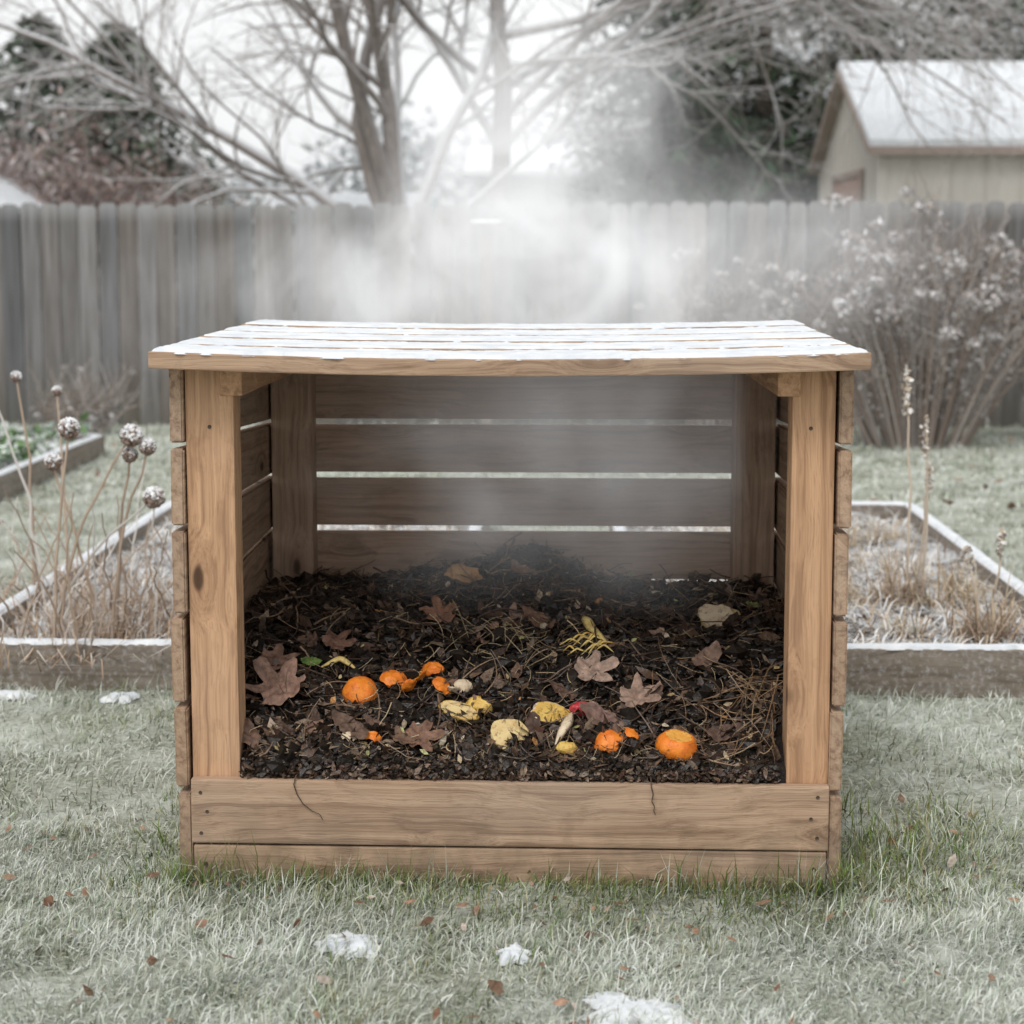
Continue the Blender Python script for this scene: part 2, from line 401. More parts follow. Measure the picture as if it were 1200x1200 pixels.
# ------------------------------------------------------------ compost pile
def cz(x,y):
    t=np.clip(y/.70,0,1)
    z=.226+.19*np.sin(t*np.pi/2)-.020*np.exp(-np.maximum(y,0)/.040)
    z=z+.070*np.exp(-((x+.0)/.17)**2-((y-1.08)/.11)**2)+.045*np.exp(-((x-.0)/.36)**2-((y-.88)/.27)**2)-.018*np.exp(-((x-.33)/.12)**2-((y-1.15)/.15)**2)
    z=z+(.016*wav(x,y,13,11)+.011*wav(x,y,34,12))*np.clip(.15+y/.15,0,1)
    return z+.02*np.clip((-x-.3)/.3,0,1)*np.exp(-((y-.5)/.3)**2)
PILE=empty('compost_pile')
xs=np.linspace(-.648,.648,320); ys=np.linspace(.029,1.215,290)
X,Y=np.meshgrid(xs,ys,indexing='ij'); Z=cz(X,Y)
Zf=Z.ravel().copy(); Xf=X.ravel();Yf=Y.ravel()
for q in range(len(Zf)):
    p=Vector((Xf[q]*24,Yf[q]*24,0)); kk=min(1,.15+Yf[q]/.12); Zf[q]+=kk*(.022*mn.fractal(p,.80,2.1,5)+.013*abs(mn.noise(p*.45)))
nx,ny=320,290
Zf=Zf.reshape(nx,ny); Zf[:,0]=.10; Zf=Zf.ravel()
V=np.stack([Xf,Yf,Zf],1)
i,j=np.meshgrid(np.arange(nx-1),np.arange(ny-1),indexing='ij'); a=(i*ny+j).ravel()
m,nt,out=newmat('compost_humus'); g=G(nt)
geo=g.n('ShaderNodeNewGeometry').outputs['Position']
n1=g.noise(geo,45,5,.7); n2=g.noise(geo,220,4,.7); n3=g.noise(geo,9,3)
c=g.mix(g.mr(n1,.38,.62),(.009,.0065,.005),(.033,.022,.015)); c=g.mix(g.mr(n2,.60,.78,0,.45),c,(.075,.05,.032))
g.bsdf(c,g.mr(n3,.3,.7,.34,.8),g.bump(g.math('ADD',n1,n2),1.,.012),.55,out)
tri_mesh('humus',V,np.stack([a,a+ny,a+ny+1,a+1],1),m,None,PILE,True)
def rp(n,lo=.022,hi=1.2,b=1.25):
    y=lo+(hi-lo)*rng.uniform(0,1,n)**b; x=rng.uniform(-.635,.635,n)
    x=np.where((y<.13)&(np.abs(x)>.535),x*.83,x); return x,y
SOILC=[(.016,.011,.0075),(.024,.016,.011),(.011,.0075,.006),(.045,.030,.020),(.028,.019,.013)]
LEAFC=[(.11,.066,.044),(.055,.034,.024),(.19,.12,.078),(.03,.02,.014),(.02,.013,.010),(.28,.20,.14),(.085,.042,.028),(.14,.088,.057)]
A=Acc()
x,y=rp(12000); x2,y2=rp(1400,.026,.10,1.); x=np.concatenate([x,x2]); y=np.concatenate([y,y2]); n=len(x)
A.add(*chunks(np.stack([x,y,cz(x,y)+.014],1),rng.uniform(.002,.009,n)*rng.choice([1,1,1,1.8],n),pick(SOILC,n,.4)))
x,y=rp(480); n=len(x)
A.add(*chunks(np.stack([x,y,cz(x,y)+.013],1),rng.uniform(.012,.027,n),pick([(.014,.010,.007),(.020,.014,.010)],n,.3),.4,.7))
x,y=rp(5200); n=len(x)
k=(wav(x,y,12,71)+rng.normal(0,.35,n))>.0; x=x[k];y=y[k]
x2,y2=rp(900,.030,.12,1.); x=np.concatenate([x,x2]); y=np.concatenate([y,y2]); n=len(x)
nr=np.array([0,-.3,1.])+rng.normal(0,.85,(n,3))
A.add(*flakes(np.stack([x,y,cz(x,y)+.019],1),rng.uniform(.005,.017,n)*rng.choice([.7,1,1.7],n),nr,pick(LEAFC,n,.35),.8,.45))
# crumbly front face of the heap, resting against and just over the front board
n=2600; x=rng.uniform(-.545,.545,n); y=rng.uniform(.016,.034,n); z=.213+rng.uniform(0,1,n)**1.2*(cz(x,y)+.020-.213)
A.add(*chunks(np.stack([x,y,z],1),rng.uniform(.002,.0075,n),pick([(.03,.02,.014),(.05,.033,.023),(.018,.012,.009),(.08,.052,.034)],n,.4)))
n=1500; x=rng.uniform(-.545,.545,n); y=rng.uniform(.010,.032,n); z=.2155+rng.uniform(0,1,n)**1.3*(cz(x,y)+.020-.2155)
A.add(*flakes(np.stack([x,y,z],1),rng.uniform(.004,.012,n),np.array([0,-.8,.7])+rng.normal(0,.6,(n,3)),pick(LEAFC,n,.35),.8,.45))
A.make('crumbs_and_leaf_bits',M['damp'],PILE)
def strands(n,L0,L1,r,cols,K=6,lift=.021,wig=.3,xr=None):
    x,y=rp(n) if xr is None else xr
    n=len(x); L=rng.uniform(L0,L1,n); ang=rng.uniform(0,6.28,n); t=np.linspace(-.5,.5,K)
    cur=rng.normal(0,wig,(n,1))
    aa=ang[:,None]+cur*t[None]*4+rng.normal(0,.12,(n,K)).cumsum(1)*wig*2
    dx=np.cos(aa)*(L[:,None]/K); dy=np.sin(aa)*(L[:,None]/K)
    px=np.clip(x[:,None]+np.cumsum(dx,1)-dx.sum(1,keepdims=True)/2,-.64,.64); py=np.clip(y[:,None]+np.cumsum(dy,1)-dy.sum(1,keepdims=True)/2,.026,1.21)
    px=np.where(py<.13,np.clip(px,-.54,.54),px)
    tilt=rng.normal(0,.3,(n,1))*L[:,None]*t[None]
    pz=cz(px,py)+lift+np.abs(rng.normal(0,.007,(n,1)))+tilt
    pz=np.maximum(pz,cz(px,py)-.01)
    P=np.stack([px,py,pz],-1); R=np.broadcast_to(np.linspace(1,.45,K)[None]*rng.uniform(.6,1.4,(n,1))*r,(n,K))
    V,F=tubes(P,R,4); return V,F,tubecol(pick(cols,n,.3),K,4)
A=Acc()
A.add(*strands(900,.02,.08,.00095,[(.34,.23,.13),(.26,.165,.095),(.15,.09,.055),(.52,.40,.25)]))
A.add(*strands(420,.03,.12,.0011,[(.12,.07,.045),(.075,.045,.03),(.05,.032,.022)],7))
A.add(*strands(230,.05,.17,.0022,[(.09,.055,.038),(.16,.10,.068),(.06,.04,.028),(.28,.19,.125)],8,.025,.22))
n=60; A.add(*strands(n,.08,.24,.0011,[(.30,.18,.10),(.25,.15,.08),(.42,.29,.16)],8,.024,.25,(rng.normal(.50,.05,n).clip(-.6,.6),rng.normal(.17,.07,n).clip(.05,1))))
n=36; A.add(*strands(n,.05,.14,.0011,[(.42,.32,.18)],8,.024,.25,(rng.normal(-.02,.12,n),rng.normal(.42,.05,n))))
n=90; A.add(*strands(n,.02,.07,.0010,[(.30,.20,.12),(.12,.07,.045),(.48,.37,.23)],6,.016,.3,(rng.uniform(-.53,.53,n),rng.uniform(.026,.05,n))))
# rootlets hanging over the front board
H=[[(-.425,.03,.226),(-.432,.0,.222),(-.436,-.006,.205),(-.430,-.005,.185),(-.418,-.005,.165),(-.400,-.005,.150),(-.384,-.005,.143),(-.378,-.005,.132)],
   [(.288,.03,.226),(.288,.0,.222),(.289,-.006,.205),(.293,-.005,.190),(.290,-.005,.176),(.296,-.005,.165),(.294,-.005,.156),(.298,-.005,.148)]]
V,F=tubes(np.array(H),np.broadcast_to(np.linspace(.0016,.0008,8)[None],(2,8)),5); A.add(V,F,[.08,.048,.032])
A.make('twigs_and_straw',M['damp'],PILE)
def leaf(A,cx,cy,s,rot,col,kind='maple',lift=.02,tilt=(0,0),curl=.25,zf=cz):
    na=60; sd=random.random()*50; V=[(0,0,0)]; rings=5
    def rad(t):
        if kind=='maple':
            r=0
            for a0,l in ((0,1.),(.95,.88),(-.95,.88),(1.9,.6),(-1.9,.6)):
                d=(t-a0+math.pi)%(2*math.pi)-math.pi
                r=max(r,l*math.exp(-(d/.46)**2)+.09*abs(math.sin(t*8))*math.exp(-(d/.6)**2))
            return max(r,.5)*(1-.3*math.exp(-((abs(t)-math.pi)/.25)**2))
        return 1./math.sqrt((math.cos(t))**2+(math.sin(t)/.45)**2)*(1+.05*math.sin(t*11))
    for r in range(1,rings+1):
        for a in range(na):
            t=a/na*2*math.pi-math.pi; R=rad(t)*r/rings
            x=R*math.cos(t); y=R*math.sin(t)
            z=curl*(R**2)*(.5+1.1*mn.noise(Vector((x*1.6+sd,y*1.6,0))))+.16*mn.noise(Vector((x*4+sd,y*4,3)))+.05*abs(math.sin(t*2.6))*R
            V.append((x,y,z))
    F=[]
    for a in range(na):
        b=(a+1)%na; F.append((0,1+a,1+b))
        for r in range(rings-1):
            p=1+r*na; F+= [(p+a,p+na+a,p+na+b),(p+a,p+na+b,p+b)]
    V=np.array(V)*s
    C=np.array(col)[None]*(1+.4*np.array([mn.noise(Vector((v[0]*60+sd,v[1]*60,0))) for v in V])[:,None])
    c,sn=math.cos(rot),math.sin(rot)
    R=np.array([[c,-sn,0],[sn,c,0],[0,0,1]]); tx,ty=tilt
    RX=np.array([[1,0,0],[0,math.cos(tx),-math.sin(tx)],[0,math.sin(tx),math.cos(tx)]]); RY=np.array([[math.cos(ty),0,math.sin(ty)],[0,1,0],[-math.sin(ty),0,math.cos(ty)]])
    V=V@R.T@RX.T@RY.T+np.array([cx,cy,float(zf(np.array(cx),np.array(cy)))+lift])
    A.add(V,F,np.clip(C,0,1))
BR=[(.28,.165,.115),(.21,.125,.09),(.17,.10,.07),(.33,.22,.16)]
AL=Acc()
for (x,y,s,r,c,k,tl) in [(-.49,.20,.088,2.2,(.33,.20,.15),'maple',(.6,-.1)),(-.52,.29,.06,.5,(.24,.14,.10),'maple',(.5,.2)),
  (.165,.29,.066,.3,(.36,.25,.195),'maple',(.5,.0)),(.262,.20,.066,.4,(.32,.215,.165),'maple',(.45,-.2)),(.19,.13,.055,2.8,(.21,.125,.10),'oval',(.7,.3)),
  (-.17,.50,.055,1.9,(.25,.13,.085),'maple',(.6,.1)),(-.19,.07,.055,.1,(.22,.12,.08),'maple',(.6,.1)),(-.22,.06,.04,1.1,(.17,.10,.065),'maple',(.3,.1)),
  (-.40,.42,.05,1.1,(.19,.10,.07),'maple',(.5,.2)),(.42,.35,.05,1.0,(.22,.14,.105),'oval',(.5,.2)),(-.33,.08,.05,2.5,(.14,.085,.06),'oval',(.5,.2)),
  (.05,.55,.05,2.4,(.18,.10,.065),'oval',(.4,.2)),(-.55,.08,.05,2.4,(.17,.10,.07),'oval',(.7,.2)),(.45,.10,.05,.4,(.13,.08,.06),'oval',(.5,.1)),
  (-.445,.345,.024,.4,(.14,.22,.05),'oval',(.8,.4)),(.55,.66,.020,.4,(.22,.24,.10),'oval',(.5,.4)),(.0,.93,.03,.4,(.25,.14,.075),'oval',(.5,.4))]:
    leaf(AL,x,y,s,r,c,k,.034,tl,.35)
for q in range(85):
    x,y=rp(1); leaf(AL,float(x[0])*.93,float(y[0])+.01,random.uniform(.015,.04),random.uniform(0,6.28),tuple(np.array(random.choice(BR))*random.uniform(.3,1.)),random.choice(['maple','oval','oval']),.022,(random.uniform(-.2,1.),random.uniform(-.5,.5)),.6)
AL.make('compost_leaves',M['leaf'],PILE,True)

# food scraps
def peelmat(name,c1,c2,rough=.4,dirtk=.75,scale=240,b=.4):
    m,nt,out=newmat(name); g=G(nt)
    p=g.n('ShaderNodeTexCoord').outputs['Object']
    v=g.n('ShaderNodeTexVoronoi'); g.l(p,v.inputs['Vector']); v.inputs['Scale'].default_value=scale
    n=g.noise(p,40,5,.6)
    dirt=g.mr(g.noise(p,90,6,.75),.54,.64,0,dirtk)
    c=g.mix(dirt,g.mix(g.mr(n,.35,.65),c1,c2),(.06,.035,.02))
    g.bsdf(c,rough,g.bump(v.outputs['Distance'],b,.0015),.4,out)
    return m
MO=peelmat('orange_rind',(.78,.24,.025),(.66,.15,.015),.5,.35)
MPITH=peelmat('citrus_flesh',(.80,.42,.10),(.72,.32,.05),.45,.4,120,.5)
MY=peelmat('lemon_yellow',(.70,.49,.14),(.58,.35,.08),.5,.7,200,.3)
MB=peelmat('banana_peel',(.74,.58,.22),(.52,.36,.12),.55,.5,60,.2)
ME=peelmat('eggshell',(.66,.55,.40),(.55,.42,.29),.6,.6,150,.1)
MR=peelmat('radish_red',(.45,.02,.03),(.5,.05,.06),.35,.3,80,.1)
MP=peelmat('potato_cut',(.68,.53,.26),(.56,.39,.17),.6,.65,90,.6)
def zc(x,y): return float(cz(np.array(x),np.array(y)))+.014
def blob(name,mat,x,y,r,scale=(1,1,1),rot=(0,0,0),dz=0,cut=None,cutmat=None,dimp=True,jit=.04,parent=None):
    V=ICO4.copy(); sd=random.random()*50
    for q in range(len(V)):
        p=V[q]; k=1+jit*mn.fractal(Vector(p*1.5)+Vector((sd,0,0)),1,2,4)
        if dimp:
            d=max(0,p[2]-.93)/.07; k-=.10*d*d
        V[q]=p*k
    flat=np.zeros(len(V),bool)
    if cut is not None:
        flat=V[:,2]>cut
        rr=np.hypot(V[:,0],V[:,1]); R0=math.sqrt(max(.01,1-cut*cut))
        V[flat,2]=cut-.06*(1-(rr[flat]/R0)**2)+np.array([.03*mn.noise(Vector(v*5)) for v in V[flat]])
    V=V*np.array(scale)*r
    me_ob=tri_mesh(name,V,ICO4F,mat,None,parent,True)
    if cutmat is not None:
        me_ob.data.materials.append(cutmat)
        fm=flat[ICO4F].all(1).astype(np.int32); me_ob.data.polygons.foreach_set('material_index',fm)
    me_ob.location=(x,y,zc(x,y)+dz); me_ob.rotation_euler=rot
    return me_ob
def peel(name,mat,x,y,r,arc=1.2,wid=.8,rot=(0,0,0),dz=.006,inner=None,th=.0024):
    nu,nv=28,16; sd=random.random()*40; V=[]
    for lay in(0,1):
        for i in range(nu):
            for j in range(nv):
                u=(i/(nu-1)-.5); v=(j/(nv-1)-.5)
                taper=math.sqrt(max(0,1-(2*u)**2))**.8+.04
                e=1+.45*mn.noise(Vector((u*7+sd,v*3,lay*0)))
                a=u*arc*2; b=v*wid*2*taper*e
                R=r-(th if lay else 0); 
                V.append((R*math.sin(a)*math.cos(b),R*math.sin(b),R*(math.cos(a)*math.cos(b)-.6)+.14*r*mn.noise(Vector((u*5,v*5,sd)))))
    F=[];mi=[]
    o=nu*nv
    for i in range(nu-1):
        for j in range(nv-1):
            a=i*nv+j; F.append((a,a+nv,a+nv+1,a+1)); mi.append(0); F.append((o+a,o+a+1,o+a+nv+1,o+a+nv)); mi.append(1)
    for i in range(nu-1):
        a=i*nv; F.append((a,o+a,o+a+nv,a+nv)); mi.append(1); a=i*nv+nv-1; F.append((a,a+nv,o+a+nv,o+a)); mi.append(1)
    for j in range(nv-1):
        a=j; F.append((a,a+1,o+a+1,o+a)); mi.append(1); a=(nu-1)*nv+j; F.append((a,o+a,o+a+1,a+1)); mi.append(1)
    ob=tri_mesh(name,V,F,mat,None,None,True); ob.data.materials.append(inner or mat); ob.data.polygons.foreach_set('material_index',np.array(mi,np.int32))
    ob.location=(x,y,zc(x,y)+dz); ob.rotation_euler=rot; return ob
blob('orange',MO,-.325,.235,.0385,(1,1,.92),(.9,.5,0),.010,jit=.08)
blob('orange_half',MO,.342,.068,.044,(1,.95,.75),(.25,.1,.3),.002,cut=.72,cutmat=MPITH,jit=.06)
peel('orange_peel',MO,-.255,.285,.038,1.1,.7,(.5,.2,.3),.008,MPITH)
peel('orange_peel',MO,-.225,.26,.032,1.0,.6,(2.4,.3,1.3),.016,MPITH)
peel('orange_peel',MO,-.180,.345,.038,1.0,.5,(.7,-.2,-.5),.008,MPITH)
peel('orange_peel',MO,-.150,.25,.038,1.0,.6,(.9,.5,.9),.008,MPITH)
peel('orange_peel',MO,-.205,.30,.030,1.0,.6,(2.6,.2,2.),.016,MPITH)
peel('orange_peel',MO,.208,.062,.038,1.2,.8,(1.0,-.4,.3),.008,MPITH)
peel('orange_peel',MO,.250,.075,.028,1.2,.7,(.6,.4,1.3),.012,MPITH)
peel('orange_peel',MO,-.28,.075,.024,1.1,.6,(.6,.4,.3),.010,MPITH)
blob('lemon_wedge',MY,-.11,.175,.038,(1.25,.55,.5),(.7,.2,-.4),.010,cut=.4,cutmat=MP,jit=.1)
peel('lemon_peel',MY,-.07,.19,.034,1.2,.5,(.9,.2,-.5),.012,MP)
peel('eggshell_piece',ME,-.105,.255,.025,1.0,.9,(.6,.2,.2),.012)
peel('eggshell_piece',ME,-.125,.235,.018,1.0,.9,(2.6,.2,.2),.014)
blob('potato_half',MP,.0,.092,.042,(1.,.9,.5),(.95,.05,.2),.012,cut=.3,cutmat=MP,dimp=False,jit=.14)
blob('apple_core',ME,.082,.15,.043,(1.05,.62,.42),(.7,.1,.5),.012,cut=.3,cutmat=MY,dimp=False,jit=.2)
blob('radish',MR,.150,.175,.023,(1.25,.75,.7),(.3,.2,.5),.016,jit=.15)
blob('radish_tip',ME,.172,.182,.013,(1.1,.8,.8),(.3,.2,.5),.018,jit=.15)
blob('bread_crust',MP,.468,.63,.047,(1.1,.7,.5),(.7,.1,-.3),.012,cut=.3,cutmat=ME,dimp=False,jit=.35)
blob('squash_piece',peelmat('squash',(.50,.30,.13),(.40,.20,.075),.6,.4,60,.6),-.14,.88,.038,(1.1,.7,.55),(.5,.1,.1),.018,dimp=False,jit=.3)
def strip(name,mat,pts,w,th=.002,zoff=.018):
    K=24; P=np.array(pts,float); t=np.linspace(0,len(P)-1,K); px=np.interp(t,range(len(P)),P[:,0]); py=np.interp(t,range(len(P)),P[:,1]); pzo=np.interp(t,range(len(P)),P[:,2])
    for _ in range(3):
        for q in (px,py,pzo): q[1:-1]=(q[:-2]+q[1:-1]*2+q[2:])/4
    C=np.stack([px,py,cz(px,py)+zoff+pzo],1); T=norm(np.gradient(C,axis=0)); Sd=norm(np.cross(T,[0,-.4,1.])); N=np.cross(Sd,T)
    ww=w*np.sin(np.linspace(.25,math.pi-.15,K))[:,None]
    ro=[]
    for a,b in((-1,0),(-.5,.5),(0,.75),(.5,.5),(1,0),(.5,.15),(0,.35),(-.5,.15)):
        ro.append(C+Sd*ww*a+N*ww*b*.7)
    V=np.stack(ro,1).reshape(-1,3); F=[]
    for k in range(K-1):
        for s in range(8):
            s2=(s+1)%8; F.append((k*8+s,k*8+s2,(k+1)*8+s2,(k+1)*8+s))
    return tri_mesh(name,V,F,mat,None,None,True)
strip('banana_peel',MB,[(.155,.58,.004),(.160,.50,.026),(.175,.45,.026),(.205,.39,.012)],.013)
for q in range(15):
    x=.13+random.uniform(-.035,.05); y=.39+random.uniform(-.035,.035); a=random.uniform(-.5,.9)
    L=random.uniform(.03,.06)
    strip('vegetable_shred',MB if q%3 else MY,[(x,y,0),(x+L*math.cos(a)*.5,y+L*math.sin(a)*.5,.016),(x+L*math.cos(a),y+L*math.sin(a),.004)],.0036,zoff=.026)
strip('banana_peel',MB,[(-.42,.33,.006),(-.38,.34,.020),(-.34,.32,.006)],.010)
strip('parsnip_peel',ME,[(.095,.06,.014),(.118,.10,.024),(.128,.15,.014)],.012)
blob('parsnip_end',MY,.118,.055,.019,(1.2,.8,.6),(.3,.1,.2),.014,dimp=False,jit=.15)
peel('turnip_peel',ME,-.33,.065,.020,1.,.7,(.5,.1,.4),.012)
A=Acc(); x,y=rp(130); n=len(x)
A.add(*flakes(np.stack([x*.95,y,cz(x*.95,y)+.028],1),rng.uniform(.005,.013,n),np.array([0,-.6,1.])+rng.normal(0,.4,(n,3)),pick([(.5,.38,.19),(.5,.24,.08),(.42,.32,.2),(.42,.42,.18),(.52,.44,.32)],n),.6,.5))
A.make('peelings',M['damp'],PILE)

# ------------------------------------------------------------ raised beds
m,nt,out=newmat('frosted_bed_soil'); g=G(nt)
geo=g.n('ShaderNodeNewGeometry').outputs['Position']
n1=g.noise(geo,9,5,.7); n2=g.noise(geo,70,5,.7)
c=g.mix(g.mr(n1,.4,.6),(.07,.05,.035),(.16,.12,.085)); c=g.mix(g.mr(g.math('ADD',n1,n2),.88,1.06,0,.9),c,(.72,.74,.76))
g.bsdf(c,.9,g.bump(n2,1.,.02),.1,out); soil=m
def bed(b,name='raised_garden_bed'):
    x0,x1,ya,yb=b; e=empty(name); H=.135; T=.055
    def bb(nm,p,q,mat=M['bedwood']): board(nm,p,q,H+.02,T,mat,e,(0,0,1),.006)
    bb('front_board',(x0,ya+T/2,H/2-.01),(x1,ya+T/2,H/2-.01)); bb('back_board',(x0,yb-T/2,H/2-.01),(x1,yb-T/2,H/2-.01))
    bb('side_board_a',(x0+T/2,ya+T+.001,H/2-.012),(x0+T/2,yb-T-.001,H/2-.012)); bb('side_board_b',(x1-T/2,ya+T+.001,H/2-.012),(x1-T/2,yb-T-.001,H/2-.012))
    z0=H-.0005
    zf=lambda x,y:z0
    snow_strip('snow_front',x0+.003,x1-.003,ya+.001,ya+T-.002,zf,.010,e,160,8,.012); snow_strip('snow_back',x0,x1,yb-T+.003,yb-.003,zf,.012,e,60,6,.005)
    snow_strip('snow_side_a',x0+.001,x0+T-.001,ya+T,yb-T,zf,.012,e,8,110,.005); snow_strip('snow_side_b',x1-T+.001,x1-.001,ya+T,yb-T,zf,.012,e,8,110,.005)
    nx,ny=60,90; X,Y=np.meshgrid(np.linspace(x0+T,x1-T,nx),np.linspace(ya+T,yb-T,ny),indexing='ij')
    Z=.085+.02*wav(X,Y,9,21)+.01*wav(X,Y,30,22)
    i,j=np.meshgrid(np.arange(nx-1),np.arange(ny-1),indexing='ij'); a=(i*ny+j).ravel()
    tri_mesh('bed_soil',np.stack([X,Y,Z],-1),np.stack([a,a+ny,a+ny+1,a+1],1),soil,None,e,True)
    return e
def bedstuff(A,b,n,h=.10):
    x=rng.uniform(b[0]+.08,b[1]-.08,n); y=b[2]+.08+(b[3]-b[2]-.2)*rng.uniform(0,1,n)**1.2
    k=(wav(x,y,6,29)+rng.normal(0,.35,n))>-.2; x=x[k];y=y[k];n=len(x)
    c=pick([(.52,.42,.31),(.40,.31,.22),(.74,.73,.71),(.62,.57,.51),(.80,.82,.83),(.77,.79,.80),(.26,.19,.14)],n)
    z=.08+.02*wav(x,y,9,21)
    A.add(*blades(np.stack([x,y,z],1),rng.uniform(.3,1.2,n)*h,np.full(n,.0028),wav(x,y,5,23)*5+rng.normal(0,.9,n),np.clip(np.abs(rng.normal(1.1,.4,n)),0,1.5),c*.8,np.clip(c*1.2,0,.88),.6))
B=[bed(b) for b in BEDS]
A=Acc(); bedstuff(A,BEDS[0],9000,.10); A.make('dead_foliage',M['attr'],B[0])
A=Acc(); bedstuff(A,BEDS[1],9000,.10)
for q in range(20):
    cx=rng.uniform(.8,1.6); cy=rng.uniform(1.9,4.6); n=70
    c=pick([(.55,.43,.28),(.46,.35,.23),(.68,.63,.54)],n)
    A.add(*blades(np.stack([cx+rng.normal(0,.03,n),cy+rng.normal(0,.03,n),np.full(n,.08)],1),rng.uniform(.06,.18,n),np.full(n,.0022),rng.uniform(0,6.28,n),np.abs(rng.normal(.8,.4,n)),c*.6,c,1.))
A.make('dead_foliage',M['attr'],B[1])
A=Acc(); b=BEDS[2]; n=9000
x=rng.uniform(b[0]+.1,b[1]-.06,n); y=rng.uniform(b[2]+.1,b[3]-.1,n); hz=.12+.13*np.clip(wav(x,y,4,31)+.6,0,1.4)*rng.uniform(.2,1,n)
A.add(*flakes(np.stack([x,y,hz],1),rng.uniform(.02,.045,n),np.array([0,0,1.])+rng.normal(0,.6,(n,3)),pick([(.10,.17,.07),(.14,.22,.10),(.30,.36,.30),(.62,.65,.63)],n),.3,.6))
A.make('winter_greens',M['attr'],B[2])

def curve_path(p0,p1,sag,K=9,wob=.01):
    p0=np.array(p0[:3],float);p1=np.array(p1[:3],float);t=np.linspace(0,1,K)[:,None]; P=p0*(1-t)+p1*t
    P=P+np.array(sag,float)*(np.sin(t*np.pi)); P[1:-1]+=rng.normal(0,wob,(K-2,3))*.4
    return P
def seedplant(name,base,heads,extra,spread=.08,hr=.034,col=(.34,.26,.20)):
    A=Acc(); P=[];R=[]
    for h in heads:
        b=(base[0]+rng.normal(0,spread),base[1]+rng.normal(0,spread),base[2]); sg=((h[0]-b[0])*-.18+rng.normal(0,.015),0,.0)
        P.append(curve_path(b,h,sg,9,.01)); R.append(np.linspace(.0065,.0036,9))
    for q in range(extra):
        b=np.array([base[0]+rng.normal(0,spread*1.3),base[1]+rng.normal(0,spread*1.3),base[2]]); a=rng.uniform(0,6.28); L=rng.uniform(.15,.5); ln=abs(rng.normal(.5,.35))
        e=b+L*np.array([math.sin(ln)*math.cos(a),math.sin(ln)*math.sin(a),math.cos(ln)])
        P.append(curve_path(b,e,(rng.normal(0,.03),0,.02),9,.012)); R.append(np.linspace(.0042,.0018,9))
    V,F=tubes(np.array(P),np.array(R),5); A.add(V,F,tubecol(pick([col,(.42,.33,.26),(.58,.55,.52)],len(P),.2),9,5))
    for h in heads:
        r=hr*rng.uniform(.85,1.15) if len(h)<4 else h[3]
        c=np.array(h[:3]); n=240; d=norm(rng.normal(size=(n,3))); 
        A.add(ICO*r*.75+c,ICOF,[.16,.12,.10])
        frost_top=(d[:,2]>rng.normal(.1,.4,n))[:,None]  # picks frost tones, mostly on the upper side of each head
        A.add(*chunks(c+d*r*.8,np.full(n,r*.17),np.where(frost_top,pick([(.62,.61,.62),(.72,.73,.75)],n),pick([(.28,.21,.18),(.20,.15,.12)],n)),.3,1.))
        n=10; a=rng.uniform(0,6.28,n)
        A.add(*blades(np.tile(c-[0,0,r*.7],(n,1)),np.full(n,r*1.1),np.full(n,.002),a,np.full(n,1.3),pick([(.25,.18,.13)],n),pick([(.5,.48,.46)],n)))
    n=extra*14
    A.add(*blades(np.stack([base[0]+rng.normal(0,spread*2,n),base[1]+rng.normal(0,spread*2,n),np.full(n,base[2])],1),rng.uniform(.06,.25,n),np.full(n,.0026),rng.uniform(0,6.28,n),np.abs(rng.normal(.7,.4,n)),pick([(.28,.19,.13)],n),pick([(.50,.40,.30),(.66,.62,.58)],n),.9))
    return A.make(name,M['attr'])
seedplant('dried_coneflower_plant',(-1.36,1.98,.09),[(-1.377,1.95,.755),(-1.428,1.95,.655,.029),(-1.19,1.95,.735),(-1.20,1.97,.675,.026),(-1.144,1.96,.70,.028),(-1.124,1.94,.55,.036)],30)
seedplant('dried_coneflower_plant',(-1.62,2.7,.09),[(-1.86,2.8,.80,.026),(-1.80,2.9,.85,.022),(-1.66,2.9,.80,.02)],18,.1)
seedplant('dried_coneflower_plant',(-1.1,2.3,.09),[(-.98,2.4,.36,.018)],30,.12)
def stalk(name,pts,tuft):
    A=Acc(); P=[];R=[]
    for b,e in pts: P.append(curve_path(b,e,(.01,0,0),9,.012)); R.append(np.linspace(.006,.003,9))
    V,F=tubes(np.array(P),np.array(R),5); A.add(V,F,tubecol(pick([(.5,.42,.34)],len(P),.15),9,5))
    for b,e in pts:
        n=60; t=rng.uniform(.80,1.,n)[:,None]; c=np.array(b)*(1-t)+np.array(e)*t
        A.add(*flakes(c+rng.normal(0,.007,(n,3)),rng.uniform(.006,.013,n),rng.normal(size=(n,3)),pick([(.5,.42,.34),(.65,.63,.6)],n)))
    n=tuft; b=pts[0][0]
    A.add(*blades(np.stack([b[0]+rng.normal(0,.06,n),b[1]+rng.normal(0,.06,n),np.full(n,.08)],1),rng.uniform(.08,.33,n),np.full(n,.0025),rng.uniform(0,6.28,n),np.abs(rng.normal(.5,.35,n)),pick([(.3,.2,.13)],n),pick([(.5,.42,.3),(.62,.57,.5)],n),.9))
    return A.make(name,M['attr'])
stalk('dried_flower_stalk',[((1.27,2.8,.08),(1.255,2.82,.89)),((1.33,2.8,.08),(1.325,2.8,.72)),((1.30,2.85,.08),(1.35,2.85,.55))],160)
stalk('dried_flower_stalk',[((1.42,2.2,.08),(1.46,2.2,.42)),((1.40,2.2,.08),(1.36,2.25,.36))],130)

